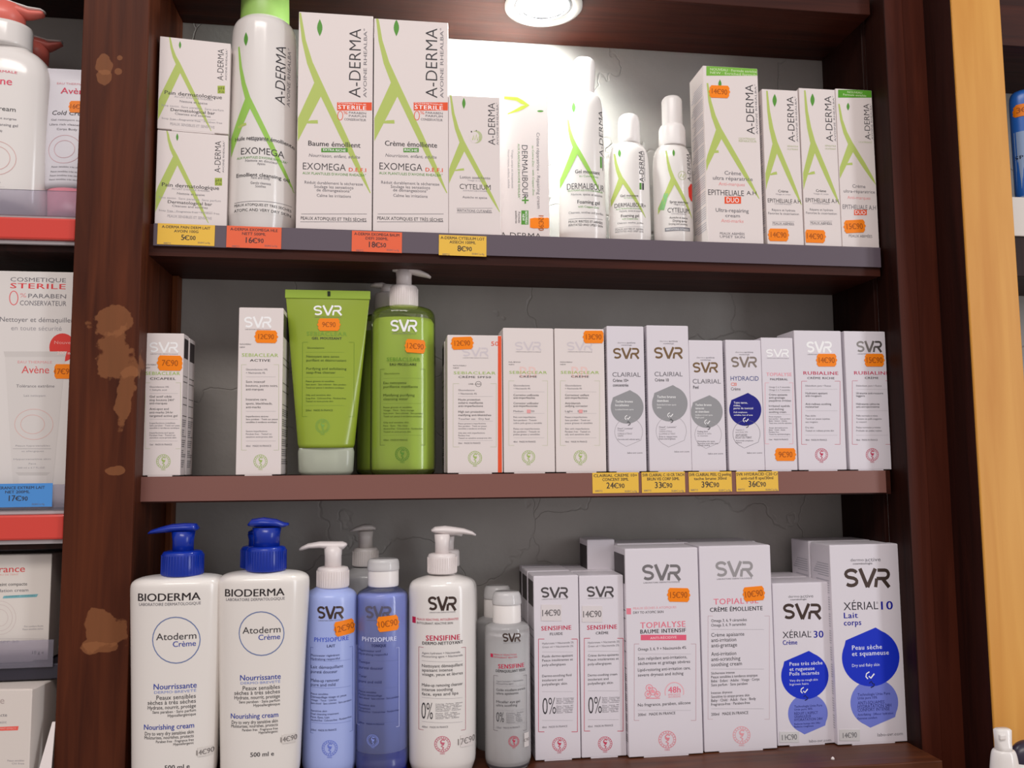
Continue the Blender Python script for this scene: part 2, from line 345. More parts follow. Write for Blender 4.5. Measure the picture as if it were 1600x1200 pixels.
# ---------------------------------------------------------------- cartons
def carton(label, xL, xR, yt, shelf, frame, Y=.004, dep=.035, rot=0, draw=None, st=(), group=None, m=None, yb=None, ztop=None, name='product_carton', cat='carton', side=None, zb=None):
    """front face between picture columns xL and xR (at mid height), top edge at yt; stands on the shelf"""
    m = m or CARD; ym = (yt+(yb or yt+240))/2; xc = (xL+xR)/2
    P = at(xc, ym, Y); U = Vector((math.cos(rot), math.sin(rot), 0)); N = Vector((-math.sin(rot), math.cos(rot), 0))
    def hit(px, py):
        d = ray(px, py); t = (P-CAMP).dot(N)/d.dot(N); return CAMP+d*t
    a, b = hit(xL, ym), hit(xR, ym); ua, ub = (a-P).dot(U), (b-P).dot(U); W = ub-ua; P = P+U*((ua+ub)/2)
    z0 = shelf(P.x) if zb is None else zb; H = (ztop if ztop is not None else hit(xc, yt).z)-z0
    loc = P+N*(dep/2); root = empty(name, (loc.x, loc.y, z0), rot, label, cat, group)
    mb = MB(); mb.box((-W/2, -dep/2, .0008), (W/2, dep/2, H), m, .0005)
    mb.box((-W*.3, -dep/2+.0001, 0), (W*.3, dep/2-.0001, .0012), m, 0)
    # tuck flap of the lid: a raised panel with its slots
    mb.box((-W/2+.0006, -dep/2+.0012, H-.0002), (W/2-.0006, dep/2-.0006, H+.0003), m, .0001)
    surf = lambda x, z, off: (min(max(x, -W/2+.0004), W/2-.0004), -dep/2-off, min(max(z, .0009), H-.0003))
    pr = Pr(root, -dep/2, surf, frame, mb)
    if draw: draw(pr)
    sgn = -1 if P.x > -.1 else 1
    if side:
        side(mb, sgn, W, dep, H)
    mb.build('carton', root)
    for t in st: sticker(root, pr, *t[:5], **(t[5] if len(t) > 5 else {}))
    root['_h'] = H
    return root
def side_bars(mb, sg, W, dep, H, head='#3a3335', body='#6d686c', ruled=True):
    x = sg*(W/2+.00012)
    def r(y0, y1, z0, z1, c): mb.add([(x, y0, z0), (x, y1, z0), (x, y1, z1), (x, y0, z1)], [[0, 1, 2, 3]], mat(c, .5))
    e = dep/2-.002
    r(-e, e, H*.83, H*.97, head)
    for k, z in enumerate((.70, .66, .55, .50, .42)): r(-e, e, H*z, H*z+.0006, '#55504f')
    z = H*.39; k = 0
    while z > H*.06:
        k += 1
        if k % 5: r(-e, e-(k*37 % 9)*.001, z, z+.0007, '#827d80')
        z -= .0016
def side_soft(mb, sg, W, dep, H):
    x = sg*(W/2+.00012); e = dep/2-.003; z = H*.9; k = 0
    while z > H*.08:
        k += 1
        if k % 7: mb.add([(x, -e, z), (x, e-(k*53 % 11)*.0009, z), (x, e-(k*53 % 11)*.0009, z+.0007), (x, -e, z+.0007)], [[0, 1, 2, 3]], mat('#b3b1ba', .5))
        z -= .002
# ---------------------------------------------------------------- bottles
def bottle_root(label, cat, xc, yref, Y, shelf, name, group=None):
    P = at(xc, yref, Y); return empty(name, (P.x, Y, shelf(P.x)), 0, label, cat, group)
def zof(root, px, py):
    Y = root.location.y; return at(px, py, Y).z-root.location.z
def prof_px(root, xc, rows, ratio, z0=0):
    """rows: (py, half width px[, ratio]) from bottom to top -> (z, a, b)"""
    Y = root.location.y; k = mpp(Y)*1.005; out = []
    for i, r in enumerate(rows):
        z = max(zof(root, xc, r[0]), -9 if z0 is None else z0) if i else (z0 if z0 is not None else zof(root, xc, r[0]))
        out.append((z, r[1]*k, r[1]*k*(r[2] if len(r) > 2 else ratio)))
    return out
def surf_of(prof, n=2.0):
    def f(x, z, off):
        z = min(max(z, prof[0][0]), prof[-1][0])
        for i in range(len(prof)-1):
            if prof[i][0] <= z <= prof[i+1][0]:
                t = (z-prof[i][0])/max(1e-9, prof[i+1][0]-prof[i][0]); a = prof[i][1]+(prof[i+1][1]-prof[i][1])*t; b = prof[i][2]+(prof[i+1][2]-prof[i][2])*t; break
        u = min(abs(x)/a, .995)
        return (math.copysign(u*a, x), -b*(1-u**n)**(1/n)-off*1.1-.00008, z)
    f.curved = True; return f
def smooth_prof(p, k=3, rad=.0026):
    """rounds a profile by corner cutting, keeping its ends"""
    for _ in range(k):
        q = [p[0]]
        for i in range(len(p)-1):
            a, b = p[i], p[i+1]
            if math.dist(a, b) < .0006: q += [a, b] if i else [b]; continue
            f = min(.25, rad/math.dist(a, b))
            q += [tuple(a[j]+(b[j]-a[j])*f for j in range(3)), tuple(b[j]+(a[j]-b[j])*f for j in range(3))]
        q.append(p[-1]); p = q
    return p
def local_path(root, pts, dy=0):
    return [Vector(((at(x, y, root.location.y).x-root.location.x), dy, zof(root, x, y))) for x, y in pts]
def pump(root, xc, neck, collar, stem, beak, m, hw=.0055, tip=None, tilt=0):
    """collar: (ybot, ytop, halfw); stem: (ybot, ytop, halfw); beak: list of (x, y, half height px)"""
    k = mpp(root.location.y)
    x0 = at(xc, collar[0], root.location.y).x-root.location.x
    mb = MB(); zb, zt = zof(root, xc, collar[0]), zof(root, xc, collar[1]); r = collar[2]*k
    p = [(zb, r*.97, r*.97), (zb+.001, r, r), (zt-.002, r*.97, r*.97), (zt-.0006, r*.9, r*.9), (zt, r*.72, r*.72)]
    mb.lathe(p, m, x0); 
    for i in range(40):
        a = 2*math.pi*i/40; c, s_ = math.cos(a), math.sin(a)
        if neck: mb.box((x0+c*r-.0002, s_*r-.0002, zb+.001), (x0+c*r+.0002, s_*r+.0002, zt-.003), m, 0)
    mb.build('pump_collar', root)
    mb = MB(); zs, zu = zof(root, xc, stem[0]), zof(root, xc, stem[1]); r = stem[2]*k
    mb.lathe([(zs-.002, r, r), (zs+(zu-zs)*.5, r, r), (zu, r*1.12, r*1.12)], m, x0, seg=32)
    pts = local_path(root, [(b[0], b[1]) for b in beak])
    n = len(pts); rad = [((hw*(1.1 if i < n*.6 else .75)), beak[i][2]*k) for i in range(n)]
    rad[0] = (hw*.7, rad[0][1]*.6); rad[-1] = (hw*.5, rad[-1][1]*.8)
    mb.sweep(pts, rad, m)
    return mb.build('pump_head', root)
# ================================================================ the place
ZB = -.47
def X0(px, py, Y): return at(px, py, Y).x
YF = -.02
xpl, xpr = X0(107, 600, YF), X0(214.5, 600, YF)         # left post
xir = X0(1369, 300, 0)                                   # right inner side
xm1, xm2, xm3 = X0(1402, 400, YF), X0(1428, 300, YF), X0(1460, 300, YF)
zceil = at(700, 61, D).z
ztop = zceil+.16
def pz(px, py, Y=YF): p = at(px, py, Y); return p.x, p.z
k = mpp(YF)
pt = []
for (px, py, rx, ry) in ((163, 98, 11, 16), (162, 122, 10, 12), (187, 90, 5, 5), (185, 112, 5, 5), (170, 500, 32, 24), (180, 560, 28, 42), (195, 615, 14, 45), (180, 735, 14, 6), (162, 985, 30, 30), (160, 1012, 28, 9)):
    x, z = pz(px, py); pt.append((x, z, rx*k, ry*k))
W_POST = wood('reddish_mahogany', '#3e1a0d', '#5c2c17', .5, 'Z', pt, spec=.16, patchcol='#9a6440')
W_DARK = wood('dark_mahogany', '#1c0a07', '#2b120c', .5, 'Z', spec=.1)
W_SHELF = wood('shelf_mahogany', '#30120b', '#4a2014', .5, 'X', spec=.2)
W_DEEP = wood('deep_brown_wood', '#200c09', '#34150f', .5, 'Z', spec=.2)
W_PINE = wood('honey_pine', '#cc8a34', '#dda14a', .42, 'Z', grain=.6, spec=.35, bump=.05)
PLAS = plaster()
mb = MB(); mb.box((-1.2, D, ZB-.2), (1.2, D+.02, ztop), PLAS, 0)
tag(mb.build('wall_back'), kind='structure')
# central cabinet
cab = empty('display_cabinet', (0, D, ZB), 0, 'dark mahogany open shelf cabinet with three shelves of skincare products', 'cabinet')
def part(name, boxes, m, parent=cab, lab=None, bev=.0008):
    mb = MB()
    for a, b in boxes: mb.box(a, b, m, bev)
    o = mb.build(name, parent); o.matrix_parent_inverse = Matrix.Translation(-parent.location)
    if lab: o['label'] = lab
    return o
part('post', [((xpl, YF, ZB), (xpr, D-.0005, ztop))], W_POST, lab='reddish post with worn scuffed patches')
mould = [((xir, .012, ZB), (xm1-.0005, D-.0005, ztop)), ((X0(1383, 60, YF), YF, ZB), (xm1, .012, ztop))]
part('side_panel', mould, W_DARK)
part('face_frame', [((xm1, YF+.002, ZB), (xm2, .012, ztop)), ((xm2, YF+.005, ZB), (xm3+.02, .012, ztop))], wood('brown_moulding', '#3b160d', '#502316', .5, 'Z', spec=.15), lab='stepped moulding beside the right side panel')
part('ceiling_board', [((xpr, -.005, zceil), (xir, D-.0005, zceil+.018))], W_SHELF)
def sloped(name, zf, thick, y0, y1, m, xa, xb, lab=None, drop=0, parent=cab):
    vs = []
    for x in (xa, xb):
        for y in (y0, y1):
            for t in (-drop, -thick): vs.append((x, y, zf(x)+t))
    mb = MB(); mb.add(vs, [[0, 1, 3, 2], [4, 6, 7, 5], [0, 2, 6, 4], [1, 5, 7, 3], [0, 4, 5, 1], [2, 3, 7, 6]], m)
    o = mb.build(name, parent)
    if parent is cab: o.matrix_parent_inverse = Matrix.Translation(-cab.location)
    if lab: o['label'] = lab
    return o
zr1 = lin((249, 382, 0), (1373, 424, 0)); zu1 = lin((232, 398, 0), (1378, 434, 0)); zr2 = lin((220, 784, 0), (1380, 769, 0))
part('rear_batten', [((xpr, D-.014, ZB+.01), (X0(283, 300, D-.014), D-.0005, zu1(xpr)-.0006))], wood('batten_brown', '#5a2c16', '#7a4322', .5, 'Z', spec=.2), lab='lighter brown batten in the left rear corner')
b1 = sloped('shelf_board', Z1, Z1(0)-zu1(0), 0, D-.0005, W_SHELF, xpr, xir)
b2 = sloped('shelf_board', Z2, Z2(0)-zr2(0)+.0012, 0, D-.0005, W_SHELF, xpr, xir)
part('bottom_board', [((xpr+.0005, -.046, _z3-.03), (xm1, D-.0005, _z3))], wood('plank_brown', '#43200f', '#643419', .45, 'X', spec=.3))
part('bottom_board', [((xpr+.0005, -.02, ZB), (xir, -.005, _z3-.03))], W_DEEP)
RAIL1 = mat('#655a64', .2, name='grey_rail_plastic'); RAIL2 = mat('#84584f', .3, name='clear_rail_over_wood')
def rail(zf, zt, m, board, a, b):
    o = sloped('label_rail', zf, zf(0)-zt(0), -.0022, -.0002, m, a, b, 'plastic price rail on the shelf edge', parent=board)
    return o
rail(Z1, zr1, RAIL1, b1, X0(241, 365, 0), X0(1374, 405, 0)); rail(Z2, zr2, RAIL2, b2, X0(217, 765, 0), X0(1382, 750, 0))
# right: pine board, dark return, next cabinet
YP = -.054
xp1, xp2 = X0(1522, 600, YP), X0(1601, 600, YP)
pine = empty('pine_board', (xp1+.02, YP+.03, ZB), 0, 'honey coloured pine board standing upright right of the dark cabinet', 'board')
mb = MB(); mb.box((xp1, YP, ZB), (xp2, YP+.0025, ztop), W_PINE, .0008); o = mb.build('board_face', pine); o.matrix_parent_inverse = Matrix.Translation(-pine.location)
mb = MB(); mb.box((xp1+.0002, YP+.003, ZB), (xp2-.004, .012, ztop), W_DEEP, .0003); o = mb.build('board_backing', pine); o.matrix_parent_inverse = Matrix.Translation(-pine.location); o['label'] = 'dark stained side behind the pine face'
rc = empty('neighbouring_cabinet', (xp2+.2, D, ZB), 0, 'dark wooden cabinet seen past the right edge of the pine board', 'cabinet')
def zz(px, py, Y): return at(px, py, Y).z
part('header_board', [((xp2-.003, -.01, zz(1590, 72, -.01)), (xp2+.5, D-.0005, ztop))], W_SHELF, rc)
part('shelf_board', [((xp2-.003, .0, zz(1595, 432, 0)), (xp2+.5, D-.0005, zz(1595, 312, 0)))], W_DEEP, rc)
part('label_rail', [((xp2-.003, -.0022, zz(1595, 370, 0)), (xp2+.5, -.0002, zz(1595, 309, 0)))], mat('#d8cfc6', .4), rc, 'cream label strip on the shelf edge')
# left cabinet
lc = empty('neighbouring_cabinet', (xpl-.3, D, ZB), 0, 'dark shelf cabinet with red and grey striped rails left of the scuffed post', 'cabinet')
xl = xpl-.45; xe = xpl-.0005
YL = -.012
def zl(y, Y=YL): return zz(60, y, Y)
part('ceiling_board', [((xl, -.01, zz(60, 27, D)), (xe, D-.0005, zz(60, 27, D)+.018))], W_DEEP, lc)
REDM = mat('#d8453a', .22, name='glossy_red_rail'); GREYM = mat('#b9b2b4', .3, name='grey_rail'); NAVY = mat('#2a2733', .4, name='navy_board')
CLEAR = film('clear_acrylic', '#f2f0f6', .78, .08, '#b9b4c4')
ZL1 = zl(338, YL); ZL2 = zl(797, YL); ZL3 = zz(60, 1036, .0)
def lshelf(zt, ya, yb, yc_, yd):
    b = part('shelf_board', [((xl, YL+.004, zl(yd+9)), (xe, D-.0005, zt))], W_DEEP, lc)
    part('grey_rail', [((xl, YL-.001, zl(yb)), (xe, YL+.003, zl(ya))), ((xl, YL-.001, zl(yd)), (xe, YL+.003, zl(yc_)))], GREYM, lc, 'pale grey rail strip')
    part('red_rail', [((xl, YL-.004, zl(yc_)), (xe, YL+.003, zl(yb)))], REDM, lc, 'glossy red band between grey strips', .0015)
lshelf(ZL1, 337, 342, 376, 382); lshelf(ZL2, 797, 804, 843, 850)
part('front_guard', [((xl, YL-.002, ZL1), (xe, YL-.0005, zl(298)))], CLEAR, lc, 'clear guard strip at the shelf front', .0003)
part('front_guard', [((xl, YL-.002, ZL2), (xe, YL-.0005, zl(757)))], CLEAR, lc, 'clear guard strip at the shelf front', .0003)
part('shelf_board', [((xl, -.004, zz(60, 1060, 0)), (xe, D-.0005, ZL3))], NAVY, lc)
part('front_guard', [((xl, -.006, ZL3-.002), (X0(84, 1000, -.006), -.005, zz(60, 1000, -.006)))], CLEAR, lc, 'clear guard strip at the shelf front', .0003)
ZL4 = zz(60, 1240, -.01)
part('bottom_board', [((xl, -.03, ZL4-.02), (xe, D-.0005, ZL4))], NAVY, lc)
part('rear_panel', [((xl, D-.012, ZL4), (xe, D-.001, zl(856)))], NAVY, lc, 'dark navy panel at the back of the lower shelves')
# lamp in the ceiling of the central cabinet
lx = X0(839, 33, .05); ly = .015
lampz = zceil
dl = empty('ceiling_downlight', (lx, ly, lampz), 0, 'round white recessed spotlight glowing in the cabinet ceiling', 'lamp')
mb = MB(); R = .0345
mb.lathe([(-.0003, R*.74, R*.74), (-.001, R*.76, R*.76), (-.0035, R*.82, R*.82), (-.0035, R*.9, R*.9), (-.002, R, R), (-.0002, R, R)], mat('#efece8', .3, name='white_enamel'), seg=64, cap=(False, False)); mb.build('trim_ring', dl)
mb = MB(); mb.lathe([(-.0004, R*.73, R*.73), (-.0025, R*.64, R*.64), (-.0012, R*.6, R*.6)], mat('#c8ccd4', .15, .9, name='chrome'), seg=64, cap=(False, False)); mb.build('reflector', dl)
em = bpy.data.materials.new('lit_lens'); n_, l_, b_ = nodes(em); b_.inputs['Emission Color'].default_value = (.95, .98, 1, 1); b_.inputs['Emission Strength'].default_value = 9
mb = MB(); mb.lathe([(-.0004, R*.6, R*.6), (-.0022, R*.5, R*.5), (-.003, R*.25, R*.25)], em, seg=48, cap=(False, True)); mb.build('lit_lens', dl)
sp = bpy.data.lights.new('spot_beam', 'SPOT'); sp.energy = 6.6; sp.spot_size = math.radians(168); sp.spot_blend = 1; sp.shadow_soft_size = .014; sp.color = (.93, 1, .97)
so = bpy.data.objects.new('spot_beam', sp); C.objects.link(so); so.location = (lx, ly, lampz-.012)
so.rotation_euler = Vector((-.05, .07, -.10)).to_track_quat('-Z', 'Y').to_euler()

# ================================================================ price cards on the rails
def card(label, x0, y0, x1, y1, col, l1, l2, price, grp, Y=-.0024, shelf_y=None, slope=.03):
    P = at((x0+x1)/2, (y0+y1)/2, Y); k = mpp(Y); W, H = (x1-x0)*k, (y1-y0)*k
    r = empty('shelf_price_card', (P.x, Y, P.z), 0, label, 'price card', grp)
    r.rotation_euler = (0, slope*.35, 0)
    mb = MB(); mb.box((-W/2, -.0003, -H/2), (W/2, 0, H/2), mat(col, .5, name='card_'+col.strip('#')), 0)
    w_, h_ = x1-x0, y1-y0; cx, cy = (x0+x1)/2, (y0+y1)/2
    pr = Pr(r, -.0003, lambda x, z, o: (x, -.0003-o, z), (0, 0, 1), mb)
    s_ = lambda dx: dx*slope
    pr.T(l1, cx, y0+h_*.15, h_*.13, 'k', .8, 'c', ln=min(w_*.9, len(l1)*w_*.05)); pr.T(l2, cx, y0+h_*.34, h_*.13, 'k', .8, 'c', ln=min(w_*.7, len(l2)*w_*.045))
    a, b = price.split('€')
    pr.T(a, cx-w_*.04, y0+h_*.63, h_*.27, 'k', 1, 'r', cond=.85, fine=True); pr.T('€', cx-w_*.03, y0+h_*.64, h_*.24, 'k', 1, 'l', ln=w_*.09); pr.T(b, cx+w_*.07, y0+h_*.65, h_*.2, 'k', 1, 'l', cond=.9, fine=True)
    pr.T('0085712', x0+w_*.08, y1-h_*.1, h_*.08, 'g'); pr.T('50,00 € Le Kg', x1-w_*.06, y1-h_*.1, h_*.08, 'g', al='r')
    return mb.build('card', r)
Yc, Oc, Bc = '#f2c244', '#f0663c', '#4a90d8'
card('yellow price card 5€00 on upper rail under the small soap boxes', 249, 350.5, 333, 383, Yc, 'A-DERMA PAIN DERM LAIT', 'AVOIN 100G', '5€00', 'price cards on the upper rail')
card('orange price card 16€90 on upper rail under the green capped bottle', 356, 354, 438, 388, Oc, 'A-DERMA EXOMEGA HLE', 'NETT 500ML', '16€90', 'price cards on the upper rail')
card('orange price card 18€50 under the two tallest green striped cartons', 550, 361.5, 628, 394.5, Oc, 'A-DERMA EXOMEGA BAUM', 'DEFI 200ML', '18€50', 'price cards on the upper rail')
card('yellow price card 8€90 on upper rail, rightmost of that rail', 685, 367.5, 761, 400.5, Yc, 'A-DERMA CYTELIUM LOT', 'ASSECH 100ML', '8€90', 'price cards on the upper rail')
card('yellow price card 24€90 on middle rail, leftmost of four', 924, 738, 999.5, 770.5, Yc, 'CLAIRIAL CREME 10+', 'CONCENT 30ML', '24€90', 'price cards on the middle rail', slope=-.01)
card('yellow price card 33€90 on middle rail, second of four', 1000.5, 737, 1072.5, 770, Yc, 'SVR CLAIRIAL C 10 CR TACH', 'BRUN VIS CORP 50ML', '33€90', 'price cards on the middle rail', slope=-.01)
card('yellow price card 39€90 on middle rail, third of four', 1073.5, 736.5, 1146, 769, Yc, 'SVR CLAIRIAL PEEL CJ peeling', 'tache brune 30ml', '39€90', 'price cards on the middle rail', slope=-.01)
card('yellow price card 36€90 on middle rail, rightmost of four', 1147, 736, 1219, 768, Yc, 'SVR HYDRACID C20 Cr', 'anti-rad fl spe/30ml', '36€90', 'price cards on the middle rail', slope=-.01)
card('blue price card 17€90 on the left cabinet rail', -20, 757, 75, 791, Bc, 'TOLERANCE EXTREM LAIT', 'NET 200ML', '17€90', 'price cards on the left cabinet', Y=YL-.0042, slope=-.01)
# ================================================================ top shelf
F2 = (230, 0, 3); F3 = (560, 60, 3.43); F4 = (840, 60, 3.43); F5 = (1080, 60, 3.077)
AG = 'green striped cartons on the upper shelf'
def vderma(p, x, y, ln, h, x2=None, h2=None, c='k'):
    p.T('A-DERMA', x, y, h, c, -.6, 'c', ln=ln, rot=90, fine=True)
    p.T('AVOINE RHEALBA°', x2 or x+h*1.15, y, h2 or h*.25, 'g', .3, 'c', ln=ln*1.0, rot=90)
def soap(dx, dy):
    def d(p):
        X = lambda x: x+dx; Y_ = lambda y: y+dy
        p.adA((X(106), Y_(173)), (X(145), Y_(300)), (X(300), Y_(614)), (X(50), Y_(470), Y_(562)), 22, leaf=(X(154), Y_(211), 11, 36))
        vderma(p, X(344), Y_(303), 160, 28, X(371), 8)
        p.rect(X(330), Y_(402), X(364), Y_(438), '#a8b84a', 1); p.T('pH', X(334), Y_(412), 13, '#5f6e30', .6, ln=26); p.T('7,0', X(334), Y_(430), 10, '#5f6e30', .4, ln=26)
        p.T('Pain dermatologique', X(82), Y_(432), 19, 'k', .5, ln=272)
        p.T("AU LAIT D'AVOINE RHEALBA", X(128), Y_(452), 9, 'l', ln=180)
        p.T('Nettoie et apaise', X(153), Y_(474), 11, 'g', ln=130); p.T('Sans savon  Sans paraben  Sans parfum', X(67), Y_(492), 10, 'l', ln=296)
        p.T('Dermatological bar', X(110), Y_(513), 15, 'k', .5, ln=210); p.T('Cleanses and soothes', X(130), Y_(532), 11, 'g', ln=168)
        p.T('Soap free · Fragrance free · Paraben free', X(68), Y_(553), 9, 'l', ln=288)
        p.rect(X(105), Y_(562), X(320), Y_(563), 'l', 1); p.T('PEAUX SENSIBLES ET SENSITIVE', X(108), Y_(580), 13, 'l', .3, ln=210)
    return d
r0 = carton('small green striped soap box, lower of the stacked two', 243.5, 355.5, 207, Z1, F2, Y=.004, dep=.03, rot=math.radians(6.5), draw=soap(-13, 432), group='stacked soap boxes', yb=347, name='soap_box', cat='box')
zt_ = r0.location.z+r0['_h']
carton('small green striped soap box, upper of the stacked two', 247.5, 359, 62, Z1, F2, Y=.004, dep=.03, rot=math.radians(6.5), draw=soap(0, 0), group='stacked soap boxes', yb=206, zb=zt_+.0003, name='soap_box', cat='box')
# hidden neighbour behind, left
carton('plain pinkish box edge behind the stacked soap boxes at the left', 237.5, 300, 78, Z1, F2, Y=.045, dep=.03, m=mat('#d8c4c8', .5), name='soap_box', cat='box')
def exo(title, tag_, dx, wide=1.0, F=F2):
    def d(p):
        X = lambda x: dx+x
        p.adA((X(716), 60), (X(800), 385), (X(1046), 905), (X(706), 555, 662), 34, bar=(X(738), 574, X(800), 571, 16), leaf=(X(809), 130, 25, 80))
        vderma(p, X(974), 295, 340, 54, X(1022), 15)
        p.rect(X(890), 480, X(1053), 518, 'o', 1); p.T('STERILE', X(895), 501, 19, 'w', 1.4, ln=132); p.T('COSMETIQUE', X(895), 484, 6, 'w', .3, ln=132)
        p.ell(X(905), 542, 12, 21, 'o', wd=3, lay=2); p.T('%', X(920), 528, 14, 'o', 0, ln=20)
        p.T('PARABEN', X(946), 528, 10, 'g', .6, ln=80); p.T('PARFUM', X(946), 543, 10, 'g', .6, ln=80); p.T('CONSERVATEUR', X(924), 559, 11, 'g', .6, ln=102)
        p.T(title, X(878), 676, 24, 'k', .8, 'c', ln=244)
        w_ = 62 if len(tag_) > 6 else 36
        p.rect(X(878)-w_, 694, X(878)+w_, 714, 'D', 1); p.T(tag_, X(878), 704, 11, 'w', .8, 'c', ln=w_*1.7)
        p.T('Nourrisson, enfant, adulte', X(878), 732, 15, 'g', 0, 'c', ln=240, sh=.2)
        p.T('EXOMEGA', X(730), 778, 33, 'k', -.5, 'l', ln=202, fine=True); p.T('D.E.F.I', X(946), 795, 18, 'o', 1.4, ln=80)
        p.T("AUX PLANTULES D'AVOINE RHEALBA°", X(728), 811, 12, 'D', 0, ln=300)
        p.T('Réduit durablement la sécheresse', X(738), 854, 14, 'g', ln=275); p.T('Soulage les sensations', X(875), 877, 14, 'g', 0, 'c', ln=184)
        p.T('de démangeaisons°', X(875), 893, 14, 'g', 0, 'c', ln=162); p.T('Calme les irritations', X(875), 918, 14, 'g', 0, 'c', ln=160)
        p.hl(X(722), X(1030), 1003, 'g', 2); p.T('PEAUX ATOPIQUES ET TRÈS SÈCHES', X(720), 1022, 15, 'k', 0, ln=310); p.hl(X(718), X(1030), 1040, 'g', 2)
    return d
carton('tall green striped carton with extra rich tag and red sterile band', 464.5, 582, 21.5, Z1, F2, Y=.003, dep=.045, draw=exo('Baume émollient', 'EXTRA RICHE', 0), group=AG, yb=357)
carton('tall green striped carton with short green tag and red sterile band', 583.5, 700.5, 32, Z1, F2, Y=.003, dep=.045, draw=exo('Crème émolliente', 'RICHE', 359), group=AG, yb=361)
def cyt(p):
    p.adA((494, 300), (555, 555), (757, 930), (484, 702, 778), 27, bar=(518, 708, 566, 702, 11), leaf=(565, 348, 18, 60))
    vderma(p, 714, 458, 232, 37, 745, 10)
    p.ell(632, 528, 32, 34, 'e', lay=1); p.ell(622, 530, 26, 30, CARD, lay=2); p.stroke([(612, 545), (618, 520), (624, 545), (632, 515), (638, 548), (648, 525), (652, 545)], 5, 'G', 3); p.ell(606, 500, 4, 4, 'k'); p.ell(632, 494, 3, 3, 'k')
    p.T('Lotion asséchante', 545, 743, 15, 'g', .4, ln=162); p.T('Visage et corps', 585, 760, 8, 'l', ln=90); p.T('CYTELIUM', 543, 793, 27, 'k', -.3, ln=166, fine=True)
    p.T("AUX PLANTULES D'AVOINE", 560, 815, 8, 'l', ln=130); p.T('Assèche et apaise', 558, 850, 12, 'g', .2, ln=132)
    p.hl(526, 718, 910, 'g', 1.5); p.T('IRRITATIONS CUTANÉES', 530, 922, 14, 'g', .4, ln=184); p.hl(526, 718, 935, 'g', 1.5)
carton('medium green striped carton with pale leaf hand emblem', 701, 782, 150, Z1, F3, Y=.003, dep=.038, draw=cyt, group=AG, yb=367)
def dmb(p):
    p.stroke([(782, 318), (850, 325), (905, 358), (850, 385), (800, 405)], [14, 20, 24, 16, 4], 'y'); p.ell(975, 390, 17, 5, 'D')
    p.T('Crème réparatrice - Repairing cream', 965, 708, 17, 'g', .3, 'c', ln=412, rot=-90); p.T('au Cuivre-Zinc · with Copper-Zinc', 937, 708, 10, 'D', 0, 'c', ln=270, rot=-90)
    p.T('DERMALIBOUR', 892, 715, 30, 'k', -.4, 'c', ln=290, rot=-90, fine=True); p.rect(876, 864, 912, 872, 'D', 2); p.rect(890, 850, 898, 886, 'D', 2)
    p.T("AUX PLANTULES D'AVOINE RHEALBA°", 860, 712, 11, 'D', 0, 'c', ln=300, rot=-90)
    p.rect(873, 922, 911, 998, 'D', 1); p.T('NOUVEAU', 900, 960, 12, 'w', .8, 'c', ln=68, rot=-90); p.T('NEW', 884, 960, 11, 'w', .8, 'c', ln=36, rot=-90)
    p.T('Formule', 862, 960, 11, 'k', .5, 'c', ln=60, rot=-90); p.T('améliorée', 846, 958, 11, 'k', .5, 'c', ln=68, rot=-90)
    p.T('Visage, corps et muqueuses', 826, 700, 11, 'l', 0, 'c', ln=210, rot=-90); p.T('Nourrisson, enfant, adulte', 806, 700, 10, 'l', 0, 'c', ln=210, rot=-90)
    p.T('A DERMA', 870, 1058, 32, 'k', -.6, 'c', ln=220, fine=True)
carton('white carton with sideways lettering standing under the spotlight', 781, 857.5, 148, Z1, F3, Y=.012, dep=.034, draw=dmb, st=((979, 990, 62, 118, '12€90', dict(rot=90, th=.22)),), group=AG, yb=372)
# ---- bottles on the top shelf
def sq(prof, k=3): return smooth_prof(prof, k)
def bt_exo():
    r = bottle_root('white cylinder bottle with green cap left of tallest cartons', 'bottle', 411, 200, .032, Z1, 'cleansing_oil_bottle')
    pf = sq(prof_px(r, 411, [(354, 48), (350, 51.5), (345, 53), (200, 51), (60, 48.5), (48, 46), (40, 38), (38, 33)], 1.0)); mb = MB(); mb.lathe(pf, WHITEP)
    pr = Pr(r, -.022, surf_of(pf), F2, mb)
    pr.adA((428, 215), (475, 470), (690, 900), (388, 640, 730), 26, leaf=(465, 190, 20, 66), col='#9ccc5c');
    pr.stroke([(428, 600), (468, 590)], 13, 'G')
    vderma(pr, 625, 348, 295, 42, 660, 12)
    pr.T('Huile nettoyante émolliente', 412, 655, 19, 'k', .8, ln=272); pr.T('Visage et corps', 480, 665, 12, 'g', ln=110)
    pr.T('EXOMEGA', 443, 717, 32, 'k', -.3, ln=200, fine=True); pr.T("AUX PLANTULES D'AVOINE RHEALBA°", 422, 747, 11, 'D', ln=236)
    pr.T('Nettoie en douceur', 540, 766, 12, 'g', 0, 'c', ln=150); pr.T('Apaise', 540, 780, 11, 'g', 0, 'c')
    pr.T('Emollient cleansing oil', 420, 828, 18, 'k', .8, ln=244); pr.T('Face and body', 537, 846, 12, 'g', 0, 'c'); pr.T('Gently cleanses', 537, 870, 12, 'g', .2, 'c'); pr.T('Soothes', 537, 885, 12, 'g', .2, 'c')
    pr.hl(410, 672, 955, 'g', 2); pr.T('PEAUX ATOPIQUES ET TRES SECHES', 410, 968, 12, 'k', 0, ln=262); pr.T('ATOPIC AND VERY DRY SKIN', 408, 992, 13, 'k', .2, ln=262)
    mb.build('bottle_body', r)
    mb = MB(); c = prof_px(r, 417, [(46, 37), (44, 37.5), (-18, 36), (-24, 33)], 1.0, None)
    mb.lathe(c, mat('#a4cf6c', .35, name='green_cap')); mb.build('cap', r)
bt_exo()
